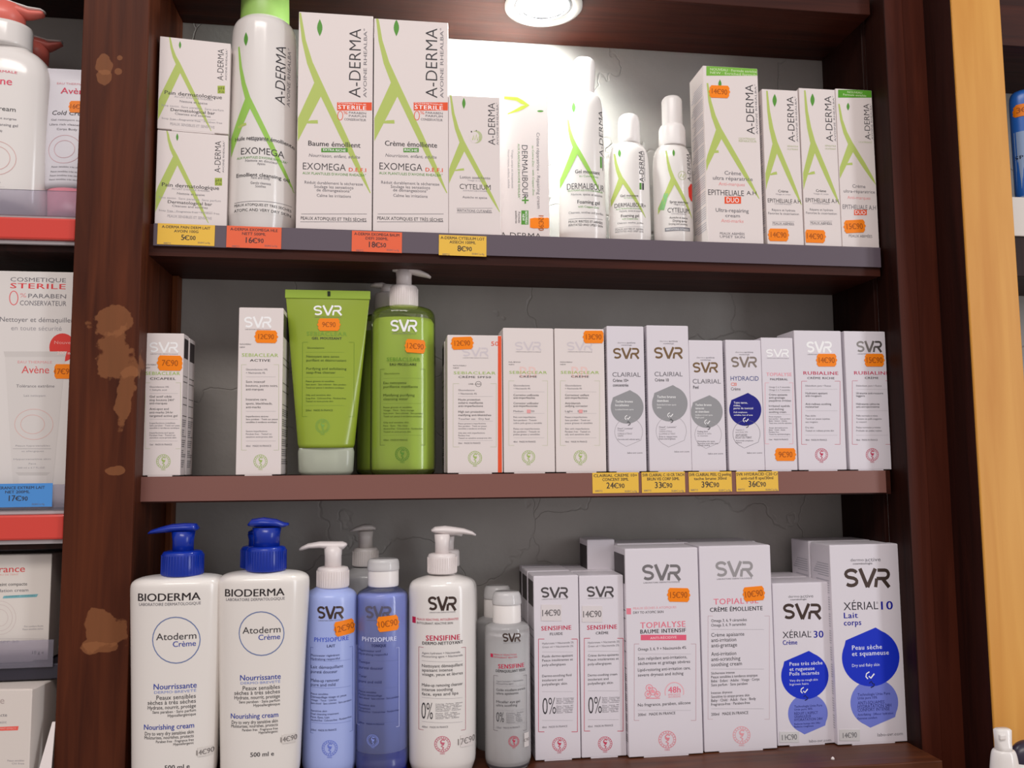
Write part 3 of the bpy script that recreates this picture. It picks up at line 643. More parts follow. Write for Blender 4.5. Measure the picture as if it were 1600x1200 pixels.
def simple_bottle(label, cat, name, xc, yref, Y, shelf, rows, ratio, m, frame, draw=None, n=2.0, yf=.85, group=None, z0=0, sm=3, caps=()):
    r = bottle_root(label, cat, xc, yref, Y, shelf, name, group)
    pf = sq(prof_px(r, xc, rows, ratio, z0), sm); mb = MB(); mb.lathe(pf, m, n=n)
    b = max(q[2] for q in pf); pr = Pr(r, -b*yf, surf_of(pf, n), frame, mb)
    if draw: draw(pr)
    mb.build('bottle_body', r)
    for (nm, cxp, crow, cm, nn, crt) in caps:
        mb = MB(); p_ = prof_px(r, cxp, crow, crt, None); x_ = at(cxp, crow[0][0], Y).x-r.location.x
        mb.lathe(smooth_prof(p_, 1, .001), cm, x_, n=nn, seg=40); mb.build(nm, r)
    return r, pr
WCAP = mat('#f0ebe8', .3, name='cap_white')
def d8(p):
    p.adA((165, 430), (200, 580), (335, 820), (130, 740, 790), 24, leaf=(193, 368, 18, 58), col='#9ccc5c')
    p.T('A-DERMA', 346, 500, 26, 'k', -.3, 'c', ln=250, rot=90); p.rect(338, 628, 350, 690, 'D', 1); p.rect(354, 628, 358, 700, 'k', 1)
    p.T('Gel moussant', 200, 715, 19, 'k', .8, ln=136); p.T('au Cuivre-Zinc', 222, 740, 11, 'D', ln=104); p.T('DERMALIBOUR', 160, 792, 32, 'k', -.3, ln=204, fine=True)
    p.T("AUX PLANTULES D'AVOINE RHEALBA", 165, 815, 9, 'D', ln=190); p.T('Nettoie, apaise et assainit', 180, 836, 12, 'g', .3, ln=172)
    p.T('Foaming gel', 212, 878, 19, 'k', .8, ln=122); p.T('with Copper-Zinc', 215, 904, 11, 'D', ln=115); p.T('Cleanses, soothes and purifies', 168, 933, 12, 'g', .3, ln=190)
    p.hl(168, 352, 968, 'g', 2); p.T('PEAUX IRRITÉES ET ABÎMÉES', 168, 982, 12, 'k', .2, ln=185); p.T('IRRITATED AND UPSET SKIN', 168, 1000, 11, 'k', .2, ln=185)
simple_bottle('tall white flip cap bottle with green A, right of the spotlit carton', 'bottle', 'foaming_gel_bottle', 909, 260, .03, Z1,
    [(376, 35), (372, 38), (366, 39), (200, 37), (165, 35.5), (150, 31), (145, 16)], .62, WHITEP, F4, d8,
    caps=[('flip_cap', 913, [(148, 16), (144, 16.5), (108, 19), (98, 18), (93, 13)], WCAP, 2.4, .8)])
def d9(p):
    p.adA((418, 610), (445, 745), (580, 960), (398, 870, 905), 20, leaf=(441, 612, 14, 46))
    p.T('A-DERMA', 556, 685, 25, 'k', -.3, 'c', ln=170, rot=90); p.T('AVOINE RHEALBA', 574, 680, 7, 'g', 0, 'c', ln=165, rot=90); p.rect(544, 776, 556, 812, 'D', 1); p.rect(560, 776, 570, 812, 'k', 1)
    p.T('Gel moussant', 444, 843, 12, 'k', .5, ln=94); p.T('au Cuivre-Zinc', 462, 856, 7, 'D', ln=66); p.T('DERMALIBOUR+', 418, 892, 21, 'k', -.2, ln=164, fine=True)
    p.T("AUX PLANTULES D'AVOINE", 424, 912, 7, 'D', ln=130); p.T('Nettoie, apaise et assainit', 440, 925, 9, 'g', .2, ln=118); p.T('Foaming gel', 448, 951, 14, 'k', .5, ln=92); p.T('with Copper-Zinc', 452, 968, 8, 'D', ln=84)
    p.T('Cleanses, soothes, purifies', 430, 988, 8, 'g', ln=136); p.rect(420, 1012, 568, 1013, 'g', 1); p.T('PEAUX IRRITÉES ET ABÎMÉES', 422, 1022, 9, 'g', ln=144); p.T('IRRITATED AND UPSET SKIN', 422, 1034, 8, 'g', ln=144)
simple_bottle('short white bottle with rounded screw cap between tall bottle and sprayer', 'bottle', 'foaming_gel_bottle', 983, 300, .03, Z1,
    [(379, 31), (375, 34), (370, 35), (260, 34), (240, 32), (230, 26), (225, 18)], .7, WHITEP, F4, d9,
    caps=[('screw_cap', 983, [(226, 17), (222, 18.5), (192, 18), (184, 16), (181, 12)], WCAP, 2, .95)])
def d10(p):
    p.adA((690, 600), (720, 750), (835, 960), (655, 900, 935), 20, leaf=(727, 616, 13, 40))
    p.stroke([(690, 830), (668, 915)], [20, 24], '#8fca84', 1)
    p.T('A-DERMA', 815, 685, 24, 'k', -.3, 'c', ln=150, rot=90); p.ell(772, 738, 22, 22, 'e', wd=3); p.stroke([(760, 748), (768, 728), (775, 750), (784, 730)], 4, 'G')
    p.T('Spray asséchant', 706, 878, 13, 'k', .5, ln=102); p.T('Visage et corps', 726, 892, 8, 'g', ln=60); p.T('CYTELIUM', 696, 922, 23, 'k', -.2, ln=118, fine=True); p.T("D'AVOINE RHEALBA", 716, 942, 8, 'l', ln=80)
    p.T('Assèche et apaise', 705, 962, 10, 'k', .3, ln=98); p.T('Drying spray', 722, 980, 11, 'k', .5, ln=78); p.T('Drying and soothing', 702, 996, 9, 'k', .3, ln=100)
    p.rect(684, 1015, 818, 1034, '#8a8a90', 1); p.T('IRRITATIONS CUTANÉES', 690, 1024, 9, 'w', .3, ln=120)
r10, p10 = simple_bottle('short white spray bottle with translucent cap beside tall green topped carton', 'bottle', 'spray_bottle', 1051, 300, .03, Z1,
    [(381, 30), (377, 32.5), (371, 33), (262, 33), (244, 31), (234, 26), (229, 20)], .75, WHITEP, F4, d10,
    caps=[('spray_collar', 1050.5, [(231, 22), (228, 22.5), (203, 22), (198, 19)], WCAP, 2, .95), ('spray_head', 1050.5, [(199, 17), (196, 17), (158, 17), (153.5, 13)], WCAP, 2, .95)])
mb = MB(); pr = Pr(r10, p10.yf, p10.surf, F4, mb); pr.poly([(828, 772), (838, 775), (838, 868), (826, 865), (812, 845), (808, 800)], '#e8392a', 5); o = mb.build('price_sticker', r10); o['label'] = 'red price sticker on the edge'
def epi_big(p):
    p.rect(904, 149, 1192, 200, '#7cb844', 1); p.T('NOUVEAU · Formule enrichie', 925, 165, 13, '#dcecc0', .4, ln=250); p.T('NEW · Enriched formula', 925, 183, 12, '#dcecc0', .4, ln=250)
    p.adA((910, 240), (970, 485), (1188, 860), (900, 655, 712), 30, bar=(922, 612, 970, 606, 13), leaf=(977, 245, 17, 50))
    vderma(p, 1138, 380, 262, 42, 1172, 10)
    p.T('CICATRISANT', 1078, 536, 9, 'e', .4, ln=90); p.T('RÉPARATEUR', 1078, 549, 10, 'e', .6, ln=95)
    p.T('Crème', 1046, 722, 20, 'g', .4, 'c', ln=88); p.T('ultra réparatrice', 1046, 751, 19, 'g', .4, 'c', ln=212); p.T('Anti-marques', 1040, 781, 17, 'P', .3, 'c', ln=140, sh=.1)
    p.T('EPITHELIALE', 914, 824, 28, 'k', -.2, 'l', ln=192, fine=True); p.T('A.H', 1120, 828, 20, 'k', -.2, 'l', ln=52)
    p.rect(1002, 848, 1090, 886, 'o', 1); p.T('DUO', 1046, 867, 25, 'w', .3, 'c', ln=66)
    p.T('Ultra-repairing', 1043, 922, 19, 'g', .4, 'c', ln=176); p.T('cream', 1045, 950, 17, 'g', .4, 'c', ln=78); p.T('Anti-marks', 1043, 978, 17, 'P', .3, 'c', ln=120, sh=.1)
    p.T('PEAUX ABIMÉES', 1043, 1047, 12, 'g', 0, 'c', ln=132); p.T('UPSET SKIN', 1043, 1064, 12, 'g', 0, 'c', ln=132)
carton('tall green topped carton with large A and red box tag, right of sprayer', 1102.5, 1188.5, 105, Z1, F4, Y=.002, dep=.035, draw=epi_big, st=((974, 286, 116, 66, '14€90', dict(rot=2)),), group=AG, yb=384, side=side_soft)
def epi(dx, dy, duo=False):
    def d(p):
        X = lambda x: x+dx; Y_ = lambda y: y+dy
        p.adA((X(364), Y_(252)), (X(402), Y_(500)), (X(530), Y_(800)), (X(356), Y_(650), Y_(730)), 25, bar=(X(380), Y_(655), X(412), Y_(647), 12), leaf=(X(401), Y_(298), 20, 62))
        vderma(p, X(479), Y_(388), 212, 32, X(506), 8)
        p.T('RÉPARATEUR', X(462), Y_(518), 7, 'e', .4, ln=52); p.T('CICATRISANT', X(462), Y_(532), 7, 'e', .4, ln=52)
        p.T('Crème', X(418), Y_(734), 12, 'k', .5, ln=48); p.T('Visage et corps', X(406), Y_(748), 7, 'l', ln=72); p.T('EPITHELIALE A.H', X(368), Y_(779), 18, 'k', -.1, ln=158, fine=True)
        p.T("D'AVOINE RHEALBA", X(402), Y_(795), 6, 'l', ln=80); p.T('Répare et hydrate', X(388), Y_(824), 10, 'g', .2, ln=112); p.T('Favorise la cicatrisation', X(370), Y_(840), 10, 'g', .2, ln=148)
        p.rect(X(388), Y_(880), X(496), Y_(881), 'g', 1); p.T('PEAUX ABÎMÉES', X(392), Y_(889), 10, 'g', .3, ln=102); p.rect(X(388), Y_(897), X(496), Y_(898), 'g', 1)
    return d
carton('narrow green striped carton, leftmost of the three beside the right panel', 1195, 1251.5, 140.5, Z1, F5, Y=.003, dep=.03, draw=epi(0, 0), st=((419, 945, 104, 60, '14€90', dict(rot=1)),), group=AG, yb=385, side=side_soft)
carton('narrow green striped carton, middle of the three beside the right panel', 1253.5, 1310, 139, Z1, F5, Y=.003, dep=.03, draw=epi(182, -2), st=((594, 952, 108, 62, '14€90', dict(rot=2)),), group=AG, yb=385)
def epi_duo(p):
    p.rect(706, 247, 870, 285, '#58a028', 1); p.T('NOUVEAU', 786, 260, 9, '#dcecc0', .5, 'c', ln=70); p.T('Formule enrichie', 786, 273, 9, '#dcecc0', .5, 'c', ln=110)
    p.adA((710, 315), (765, 505), (890, 705), (714, 620, 675), 24, bar=(740, 607, 775, 603, 10), leaf=(754, 328, 14, 38))
    vderma(p, 845, 400, 165, 26, 867, 8)
    p.T('CICATRISANT', 804, 498, 7, 'e', .4, ln=66); p.T('Crème', 806, 711, 15, 'g', .3, 'c', ln=62); p.T('ultra-réparatrice', 808, 736, 14, 'g', .3, 'c', ln=150); p.T('Anti-marques', 806, 766, 14, 'P', .3, 'c', ln=110)
    p.T('EPITHELIALE A.H', 728, 809, 20, 'g', 0, ln=160, fine=True); p.rect(783, 824, 844, 850, 'o', 1); p.T('DUO', 813, 837, 17, 'w', .4, 'c', ln=50); p.T('PEAUX ABIMÉES', 758, 949, 12, 'g', 0, ln=112)
carton('narrow green topped carton touching the right panel of the cabinet', 1311, 1368, 140, Z1, F5, Y=.003, dep=.03, draw=epi_duo, st=((785, 904, 108, 62, '15€90', dict(rot=-3)),), group=AG, yb=386)
# ================================================================ middle shelf
G1 = (210, 400, 3.156); G2 = (430, 400, 3.16); G3 = (680, 480, 4.0); G4 = (920, 490, 4.14); G5 = (1120, 490, 4.137)
MG = 'cartons on the middle shelf'
SEB = '#a9c46a'
def seb(x0, x1, ysvr, name, ytitle, sub, lines, col=SEB, foil=FOIL, bcol='e', svrw=None, new=True, emb='#a9c46a', yb0=None, yb1=None, eme=None, xs=None, h=40, newx=None, ny=None, newt=('NOUVEAU', 'NEW')):
    """x0,x1: left and right of the printed column; lines: (text, y, size, kind)"""
    def d(p):
        cx = (x0+x1)/2; W = x1-x0
        a, b = xs or (cx-W*.36, cx+W*.36)
        p.svr(a, b, ysvr, h, foil)
        if new: p.T(newt[0], newx or x0, ny, 7, 'k', .3, ln=W*.3); p.T(newt[1], newx or x0, ny+15, 7, 'k', .3, ln=W*.14)
        p.T(name, cx, ytitle, 17, col, 1.2, 'c', ln=W*.97); p.T(sub, cx, ytitle+26, 12, 'k', 1.6, 'c', ln=W*min(.75, len(sub)*.09))
        p.bracket(x0+W*.0, x1, yb0, yb1, bcol)
        for t in lines:
            if t[0] == '-': p.hl(x0+W*.12, x1-W*.08, t[1], 'l', 1)
            else: p.T(t[0], x0+W*.12, t[1], t[2], t[3] if len(t) > 3 else 'g', .25, ln=min(W*.86, len(t[0])*t[2]*.66))
        p.emblem(cx+2, eme[0], eme[1], emb)
    return d
L1 = [('Gluconolactone 14%', 645, 8), ('+ Salicylic acid', 660, 8), ('-', 678), ("Gel actif ciblé", 693, 11, 'k'), ("stop boutons 24H°", 710, 11, 'k'), ('anti-marques', 726, 11, 'k'), ('Anti-spot and', 754, 11, 'k'), ('anti-marks 24-hr', 771, 11, 'k'), ('targeted active gel', 788, 11, 'k'), ('-', 805),
      ('Imperfections installées', 824, 8), ('Sans paraben · Testé sur peau', 836, 8), ('sensible à tendance acnéique', 848, 8), ('Imperfections and spots', 872, 8), ('Paraben free · Tested on', 884, 8), ('sensitive acne-prone skin', 896, 8), ('-', 912), ('15ml   MADE IN FRANCE', 930, 8)]
def cica(st):
    pass
carton('narrow white carton with black ruled side, nearest the left post', 221.3, 284.5, 521, Z2, G1, Y=.002, dep=.017, draw=seb(54, 228, 450, 'SEBIACLEAR', 579, 'CICAPEEL', L1, xs=(76, 217), foil=FOILW, yb0=625, yb1=950, eme=(1013, 34), h=50, ny=536, newx=54), st=((176, 528, 132, 74, '7€90', dict(rot=1)),), group=MG, yb=743, side=side_bars)
carton('narrow white carton standing behind the one nearest the left post', 232, 293.5, 528, Z2, G1, Y=.022, dep=.02, group=MG, yb=743, side=side_bars)
L2 = [('Gluconolactone 14%', 559, 9), ('+ Niacinamide 4%', 576, 9), ('-', 596), ('Soin intensif', 620, 11, 'k'), ('boutons, points noirs,', 639, 11, 'k'), ('anti-marques', 657, 11, 'k'), ('Intensive care', 707, 11, 'k'), ('spots, blackheads,', 727, 11, 'k'), ('anti-marks', 745, 11, 'k'), ('-', 766),
      ('Imperfections sévères', 791, 8, 'k'), ('Sans paraben · Testé sur peaux', 805, 8, 'k'), ('sensibles à tendance acnéique', 819, 8, 'k'), ('Severe imperfections', 864, 8), ('Paraben free · Tested on', 878, 8), ('sensitive acne-prone skin', 892, 8), ('-', 912), ('40ml   MADE IN FRANCE', 937, 9)]
carton('taller narrow white carton left of the green tube', 370.8, 441, 481, Z2, G1, Y=.002, dep=.042, draw=seb(528, 712, 326, 'SEBIACLEAR', 489, 'ACTIVE', L2, xs=(544, 676), foil=FOILW, yb0=536, yb1=957, eme=(1013, 33), h=54, ny=435, newx=520), st=((650, 398, 118, 62, '12€90', dict(rot=1)),), group=MG, yb=744, side=side_bars)
L3 = [('Gluconolactone', 518, 11), ('+ Niacinamide 4%', 540, 11), ('-', 558), ('Haute protection', 577, 13, 'k'), ('solaire matifiante', 597, 13, 'k'), ('anti-imperfections', 617, 13, 'k'), ('High sun protection', 653, 13, 'k'), ('matifying anti-blemishes', 674, 13, 'k'), ('     Toucher sec · Dry feel', 698, 11), ('-', 712), ('Peaux grasses à imperfections', 727, 9), ('Sans paraben · Testé sur peaux', 743, 9), ('sensibles à tendance acnéique', 759, 9), ('Oily skin with imperfections', 786, 9), ('Paraben free', 802, 9), ('Tested on sensitive acne-prone skin', 818, 9), ('-', 833), ('50ml   MADE IN FRANCE', 850, 10)]
def spf(p):
    seb(112, 382, 280, 'SEBIACLEAR', 411, 'CRÈME SPF50', L3, xs=(170, 335), foil=mat('#ddd4d8', .35, .2), yb0=478, yb1=873, eme=(942, 42), h=55, ny=365)(p)
    p.rect(392, 176, 417, 1034, 'o', 1); p.T('50', 350, 228, 26, 'o', 0, ln=46); p.ell(270, 480, 18, 16, 'k', wd=2); p.T('UVB - UVA', 208, 480, 8, 'k', .4, ln=78)
carton('white carton with a vertical orange edge stripe right of the pump bottle', 699, 785, 524, Z2, G3, Y=.003, dep=.028, draw=spf, st=((169, 225, 146, 78, '12€90', dict(rot=-2)),), group=MG, yb=739)
carton('dark sided carton showing as a sliver left of the orange striped one', 694, 770, 534, Z2, G3, Y=.034, dep=.028, group=MG, yb=739, side=side_bars)
def lbb(a): return [('Gluconolactone', 489, 11), ('+ Niacinamide 4%', 508, 10), ('-', 529), (a[0], 549, 12, 'k'), (a[1], 566, 12, 'k'), (a[2], 600, 12, 'k'), (a[3], 617, 12, 'k'), (a[4], 650, 11), ('-', 664), (a[5], 687, 10), (a[6], 706, 10), (a[7], 724, 10), (a[8], 760, 10), (a[9], 778, 10), (a[10], 795, 10), ('-', 816), ('40ml   MADE IN FRANCE', 841, 10)]
def bb(x0, x1, xs, a, n):
    def d(p):
        cx = (x0+x1)/2
        p.T('BB', cx, 406, 66, '#f0d0ca', .5, 'c', ln=105, lay=1)
        seb(x0, x1, 243, 'SEBIACLEAR', 408, 'CRÈME', lbb(a), xs=xs, foil=mat('#ddd4d8', .35, .2), yb0=460, yb1=864, eme=(936, 40), h=54, ny=343, newt=n)(p)
        p.rect(cx-8, 640, cx+16, 662, '#f0a8a8', 1)
    return d
carton('white carton, left of the two with pale pink letters behind the title', 786.5, 866, 513, Z2, G3, Y=.003, dep=.03, draw=bb(460, 702, (500, 665), ('Corretivo unificante', 'anti-imperfeições', 'Corrector unificador', 'anti-imperfecciones', '   Medium    SPF20', 'Pele com imperfeições', 'Sem parabeno · Testado', 'sobre pele grasa y sensible', 'Pieles con imperfecciones', 'Sin parabeno · Testado en', 'pieles grasas y sensibles'), ('NUEVO', 'NUEVO')), group=MG, yb=738)
carton('white carton, right of the two with pale pink letters behind the title', 867.5, 945.5, 514, Z2, G3, Y=.003, dep=.03, draw=bb(782, 1028, (824, 985), ('Correcteur unifiant', 'anti-imperfections', 'Anti-blemish', 'unifying corrector', '     Light    SPF20', 'Peaux à imperfections', 'Sans paraben · Testé sur', 'peaux grasses et sensibles', 'Skin with imperfections', 'Paraben free · Tested on', 'oily and sensitive skin'), ('NOUVEAU', 'NEW')), st=((990, 186, 138, 78, '13€90', {}),), group=MG, yb=736)
def clair(cx, xl, ya, ysvr, sw, sh_, yt, title, subs, dcx, dcy, dr, dl, lcx, lcy, lr, ll, ylabo, xr, dcol='#9b9b9e', foil=FOILB, tcol='g', fillw='w', lcol='l', l2=None):
    def d(p):
        p.T('dermo', cx-58, ya, 9, 'l', .4, 'l', ln=56); p.T('active', cx+2, ya, 11, 'g', .4, 'l', ln=56); p.T('cosmétologie', cx-34, ya+15, 8, 'g', .3, 'l', ln=68)
        p.svr(cx-sw/2, cx+sw/2, ysvr, sh_, foil, sub=False)
        p.T(title, xl, yt, 27, tcol, .2, ln=min(182, len(title)*23), fine=True)
        for i, (t, c) in enumerate(subs): p.T(t, xl+3, yt+38+i*30, 19, c, .8, cond=.78)
        p.drop(dcx, dcy, dr, dcol)
        for i, t in enumerate(dl): p.T(t[0], dcx-dr*.72, dcy+t[1], t[2], fillw, t[3], ln=min(dr*1.5, len(t[0])*t[2]*.62), lay=3)
        p.drop(lcx, lcy, lr, lcol, up=False, wd=2)
        p.swirl(dcx+4, dcy+dr*.68, 20, 'w', 'k')
        for i, t in enumerate(ll): p.T(t[0], lcx-lr*.8, lcy+t[1], t[2], t[3], .3, ln=min(lr*1.6, len(t[0])*t[2]*.62))
        p.T('labo-svr.com', xr, ylabo, 9, 'g', .2, 'r', ln=96)
    return d
carton('narrow grey drop carton above the 24€90 card', 949.8, 1008, 510, Z2, G4, Y=.002, dep=.03, side=side_soft, group=MG, yb=738, m=CARD2,
    draw=clair(243, 153, 188, 257, 166, 70, 394, 'CLAIRIAL', (('Crème 10+', 'k'), ('concentrée', 'k')), 248, 606, 106, (('Taches brunes', -38, 14, .8), ('localisées', -14, 14, .8), ('Localised brown spots', 14, 9, 0)), 258, 765, 90, (('Dioxol°, Lumexine°', -22, 9, 'g'), ('Tretinol°', -8, 8, 'g'), ('CORRIGE ATTÉNUE', 12, 10, 'l'), ('UNIFIE', 26, 10, 'l'), ('Corrects and reduces spots', 48, 9, 'g')), 900, 346))
carton('narrow grey drop carton above the 33€90 card, tallest of its group', 1012.7, 1078.2, 509, Z2, G4, Y=.002, dep=.03, side=side_soft, group=MG, yb=737, m=CARD2,
    draw=clair(516, 425, 178, 254, 182, 74, 391, 'CLAIRIAL', (('Crème 10', 'k'),), 524, 583, 115, (('Taches brunes', -45, 15, .8), ('étendues', -20, 15, .8), ('Extended brown spots', 6, 10, 0), ('SPF50', 26, 9, 0)), 533, 760, 98, (('Dioxol°, Lumexine°', -26, 10, 'g'), ('Tretinol°', -12, 8, 'l'), ('CORRIGE ATTÉNUE', 2, 9, 'l'), ('ILLUMINE LE TEINT', 18, 10, 'l'), ('Évite la réapparition', 36, 9, 'g'), ('Evens and brightens', 50, 9, 'g')), 892, 650))
carton('short grey drop carton above the 39€90 card', 1078.8, 1132, 532, Z2, G4, Y=.002, dep=.03, group=MG, yb=736, m=CARD2,
    draw=clair(755, 672, 284, 348, 160, 66, 438, 'CLAIRIAL', (('Peel', 'k'),), 763, 636, 103, (('Taches brunes', -46, 13, .8), ('tenaces', -24, 13, .8), ('et étendues', -2, 13, .8), ('Stubborn brown spots', 20, 9, 0), ('Night peel', 36, 9, 0)), 772, 782, 86, (('Peeling doux', -20, 9, 'g'), ('Réduit la taille', -6, 9, 'l'), ('et intensité', 8, 9, 'l'), ('Diminishes the spots', 44, 9, 'g'), ('Smoothes evens skin tone', 58, 9, 'g'), ('Glycolic peeling', 70, 8, 'g')), 905, 868))
carton('narrow carton with a dark blue drop above the 36€90 card', 1136.5, 1192, 531.5, Z2, G4, Y=.002, dep=.03, side=side_soft, group=MG, yb=736, m=CARD2,
    draw=clair(1005, 917, 249, 313, 164, 68, 419, 'HYDRACID', (('C20', '#ee6a50'), ('Crème', 'g')), 1012, 622, 104, (('Teint terne,', -46, 12, 1), ('rides,', -28, 12, 1), ('perte de tonicité', -10, 12, 1), ('Dull complexion,', 16, 9, .6), ('wrinkles, loss of tone', 34, 9, .6)), 1020, 778, 88, (('Vitamine C', -26, 9, 'l'), ('pure dosée 20%', -12, 9, 'l'), ('ANTI-RIDES', 8, 12, 'g'), ('ÉCLAT DU TEINT', 24, 12, 'g'), ('Anti-wrinkle complexion', 44, 8, 'g'), ('radiance', 56, 8, 'g')), 900, 1120, dcol='#1c1c84', tcol='#3a4a8a', lcol='g', foil=mat('#978a80', .3, .7)))
L4 = [('Omega 3, 6, 9 céramides', 475, 9), ('Omega 3, 6, 9 ceramides', 493, 9), ('-', 507), ('Crème apaisante', 524, 12, 'k'), ('anti-grattage', 543, 12, 'k'), ('paupières irritées', 562, 12, 'k'), ('Irritated eyelids', 597, 12, 'k'), ('anti-itching', 617, 12, 'k'), ('soothing cream', 636, 12, 'k'), ('-', 652), ('Peaux atopiques', 666, 8), ('Sans parfum · Sans paraben', 680, 8), ('Bébé · Enfant · Adulte', 694, 8), ('Testé sous contrôle ophtalmo', 708, 8), ('Atopic dermatitis prone', 738, 8), ('Baby · Child · Adult', 752, 8), ('Paraben free', 766, 8), ('Tested by ophthalmologists', 780, 8), ('-', 795), ('15ml   MADE IN FRANCE', 814, 9)]
def bx(x0, x1, ysvr, xs, name, yt, sub, L, col, fo, b0, b1, em, nh=50):
    def d(p):
        cx = (x0+x1)/2
        p.svr(xs[0], xs[1], ysvr, nh, fo); p.T(name, cx, yt, 20, col, 1.4, 'c', ln=(x1-x0)*.9); p.T(sub, cx, yt+32, 12, 'k', 1.4, 'c', ln=(x1-x0)*min(.7, .07*len(sub)))
        p.bracket(x0, x1, b0, b1, col, wd=2)
        for t in L:
            if t[0] == '-': p.hl(x0+25, x1-18, t[1], 'l', 1)
            else: p.T(t[0], x0+25, t[1], t[2], t[3] if len(t) > 3 else 'g', .25, ln=min((x1-x0)*.84, len(t[0])*t[2]*.66))
        if em: p.emblem(cx+4, em[0], em[1], col)
    return d
carton('slim carton with pink title and a low orange sticker', 1192.5, 1242.5, 528, Z2, G5, Y=.002, dep=.03, group=MG, yb=736, m=CARD2,
    draw=bx(312, 492, 255, (320, 468), 'TOPIALYSE', 393, 'PALPÉBRAL', L4, '#f0a0ac', FOILW, 447, 842, None), st=((443, 911, 142, 82, '9€90', {}),))
def rub(a): return [('Edulcoléum, pure + Ruscus', 466, 10), ('-', 489), (a[0], 514, 12, 'k'), (a[1], 531, 12, 'k'), (a[2], 584, 12, 'k'), (a[3], 602, 12, 'k'), ('-', 628), (a[4], 660, 10), (a[5], 680, 10), (a[6], 700, 10), (a[7], 736, 10), (a[8], 757, 10), ('-', 786), ('40ml   MADE IN FRANCE', 817, 10)]
carton('white carton with crimson brackets, left of the matching two at the right', 1244.5, 1318.5, 517, Z2, G5, Y=.002, dep=.034, group=MG, yb=734, m=CARD2,
    draw=bx(548, 797, 216, (583, 742), 'RUBIALINE', 385, 'CRÈME RICHE', rub(('Hydratant apaisant', 'anti-rougeurs', 'Anti-redness soothing', 'moisturiser', 'Peau sèche', 'Testé sur peaux sujettes', 'aux rougeurs', 'Dry skin', 'Tested on redness-prone skin')), '#c8385c', FOILW, 437, 845, (912, 40), 72), st=((709, 301, 138, 82, '14€90', {}),))
carton('white carton with crimson brackets touching the right panel', 1323.5, 1388, 518, Z2, G5, Y=.002, dep=.034, group=MG, yb=734, m=CARD2,
    draw=bx(876, 1125, 213, (906, 1066), 'RUBIALINE', 384, 'CRÈME', rub(('Idratante anti-rossore', 'leggera', 'Hidratante calmante', 'anti-enrojecimiento', 'Pelle normale e mista', 'Testato su pelli soggette', 'ai rossori', 'Pieles normales y mixtas', 'Probado en pieles rojizas')), '#c8385c', FOIL, 434, 845, (912, 40), 72), st=((1018, 301, 134, 82, '15€90', {}),))
# green tube
GRN = mat('#a8bf3e', .2, trans=.2, name='green_gel_plastic'); GRN2 = mat('#cbe65c', .3, name='green_liquid'); 
SHELL = film('clear_green_shell', '#fdfff4', .9, .05, '#d0e878')
def tube():
    r = bottle_root('translucent green squeeze tube standing on its clear cap', 'tube', 511, 600, .024, Z2, 'gel_tube')
    rows = [(700, 40.5, 1), (694, 42.5, .98), (660, 45.5, .85), (600, 51, .6), (540, 56.5, .38), (490, 61, .17), (470, 63, .07), (466, 63.5, .03), (455, 64.5, .025)]
    pf = prof_px(r, 511, [(a, b, .5*c*42/b) for a, b, c in rows], .3, None)
    mb = MB(); mb.lathe(pf, GRN, seg=64); pr = Pr(r, -.008, surf_of(pf), G2, mb)
    pr.svr(188, 328, 262, 50, FOILW); pr.T('SEBIACLEAR', 253, 380, 20, '#7fa63c', 1.2, 'c', ln=200); pr.T('GEL MOUSSANT', 253, 403, 12, 'k', 1.6, 'c', ln=148)
    q = [((132, 385), (420, 790))]
    pr.bracket(132, 388, 422, 792, '#6f8f2c', .1)
    for t in [('Gluconolactone', 155, 450, 9), ('Nettoyant sans savon', 152, 493, 12), ('purifiant et désincrustant', 152, 512, 12), ('Purifying and exfoliating', 152, 554, 12), ('soap-free cleanser', 152, 573, 12), ('Peaux grasses et sensibles', 150, 617, 8), ('Sans savon · Sans colorant · Sans paraben', 150, 633, 8), ('Testé sur peaux à tendance acnéique', 150, 649, 8), ('Oily and sensitive skin', 150, 686, 8), ('Soap-free · Colorant-free · Paraben-free', 150, 702, 8), ('Tested on acne-prone skin', 150, 717, 8), ('200ml   MADE IN FRANCE', 150, 762, 9)]:
        pr.T(t[0], t[1], t[2], t[3], '#3e5a20', .3, ln=min(200, len(t[0])*t[3]*.68))
    for y in (472, 597, 738): pr.hl(150, 340, y, '#84a440')
    pr.emblem(235, 840, 34, '#7fae50')
    mb.build('tube_body', r)
    mb = MB(); b = pf[-1]; mb.box((-b[1], -.0012, b[0]-.0065), (b[1], .0012, b[0]+.0006), mat('#9dbb3c', .35, name='crimped_green'), .0003); mb.build('crimped_end', r)
    mb = MB(); q_ = Pr(r, 0, lambda x, z, o: (x, -.0017-o, z), G2, mb); q_.rect(259, 176, 273, 200, '#26301c', 1); mb.build('seam_mark', r)
    sticker(r, pr, 263, 334, 118, 62, '9€90', rot=0)
    c = prof_px(r, 509, [(741, 37), (736, 41), (706, 42), (700, 40.5), (698, 36)], .42, 0)
    mb = MB(); mb.lathe(c, film('frosted_clear_cap', '#f6f8ee', .45, .18, '#e6ecd8'), n=2.3); mb.build('flip_cap', r)
    mb = MB(); c2 = [(z*.8+.002, a*.45, b*.5) for z, a, b in c]; mb.lathe(c2, film('inner_cap_plastic', '#f0f4e4', .3, .3, '#dce2d0')); mb.build('cap_nozzle', r)
tube()
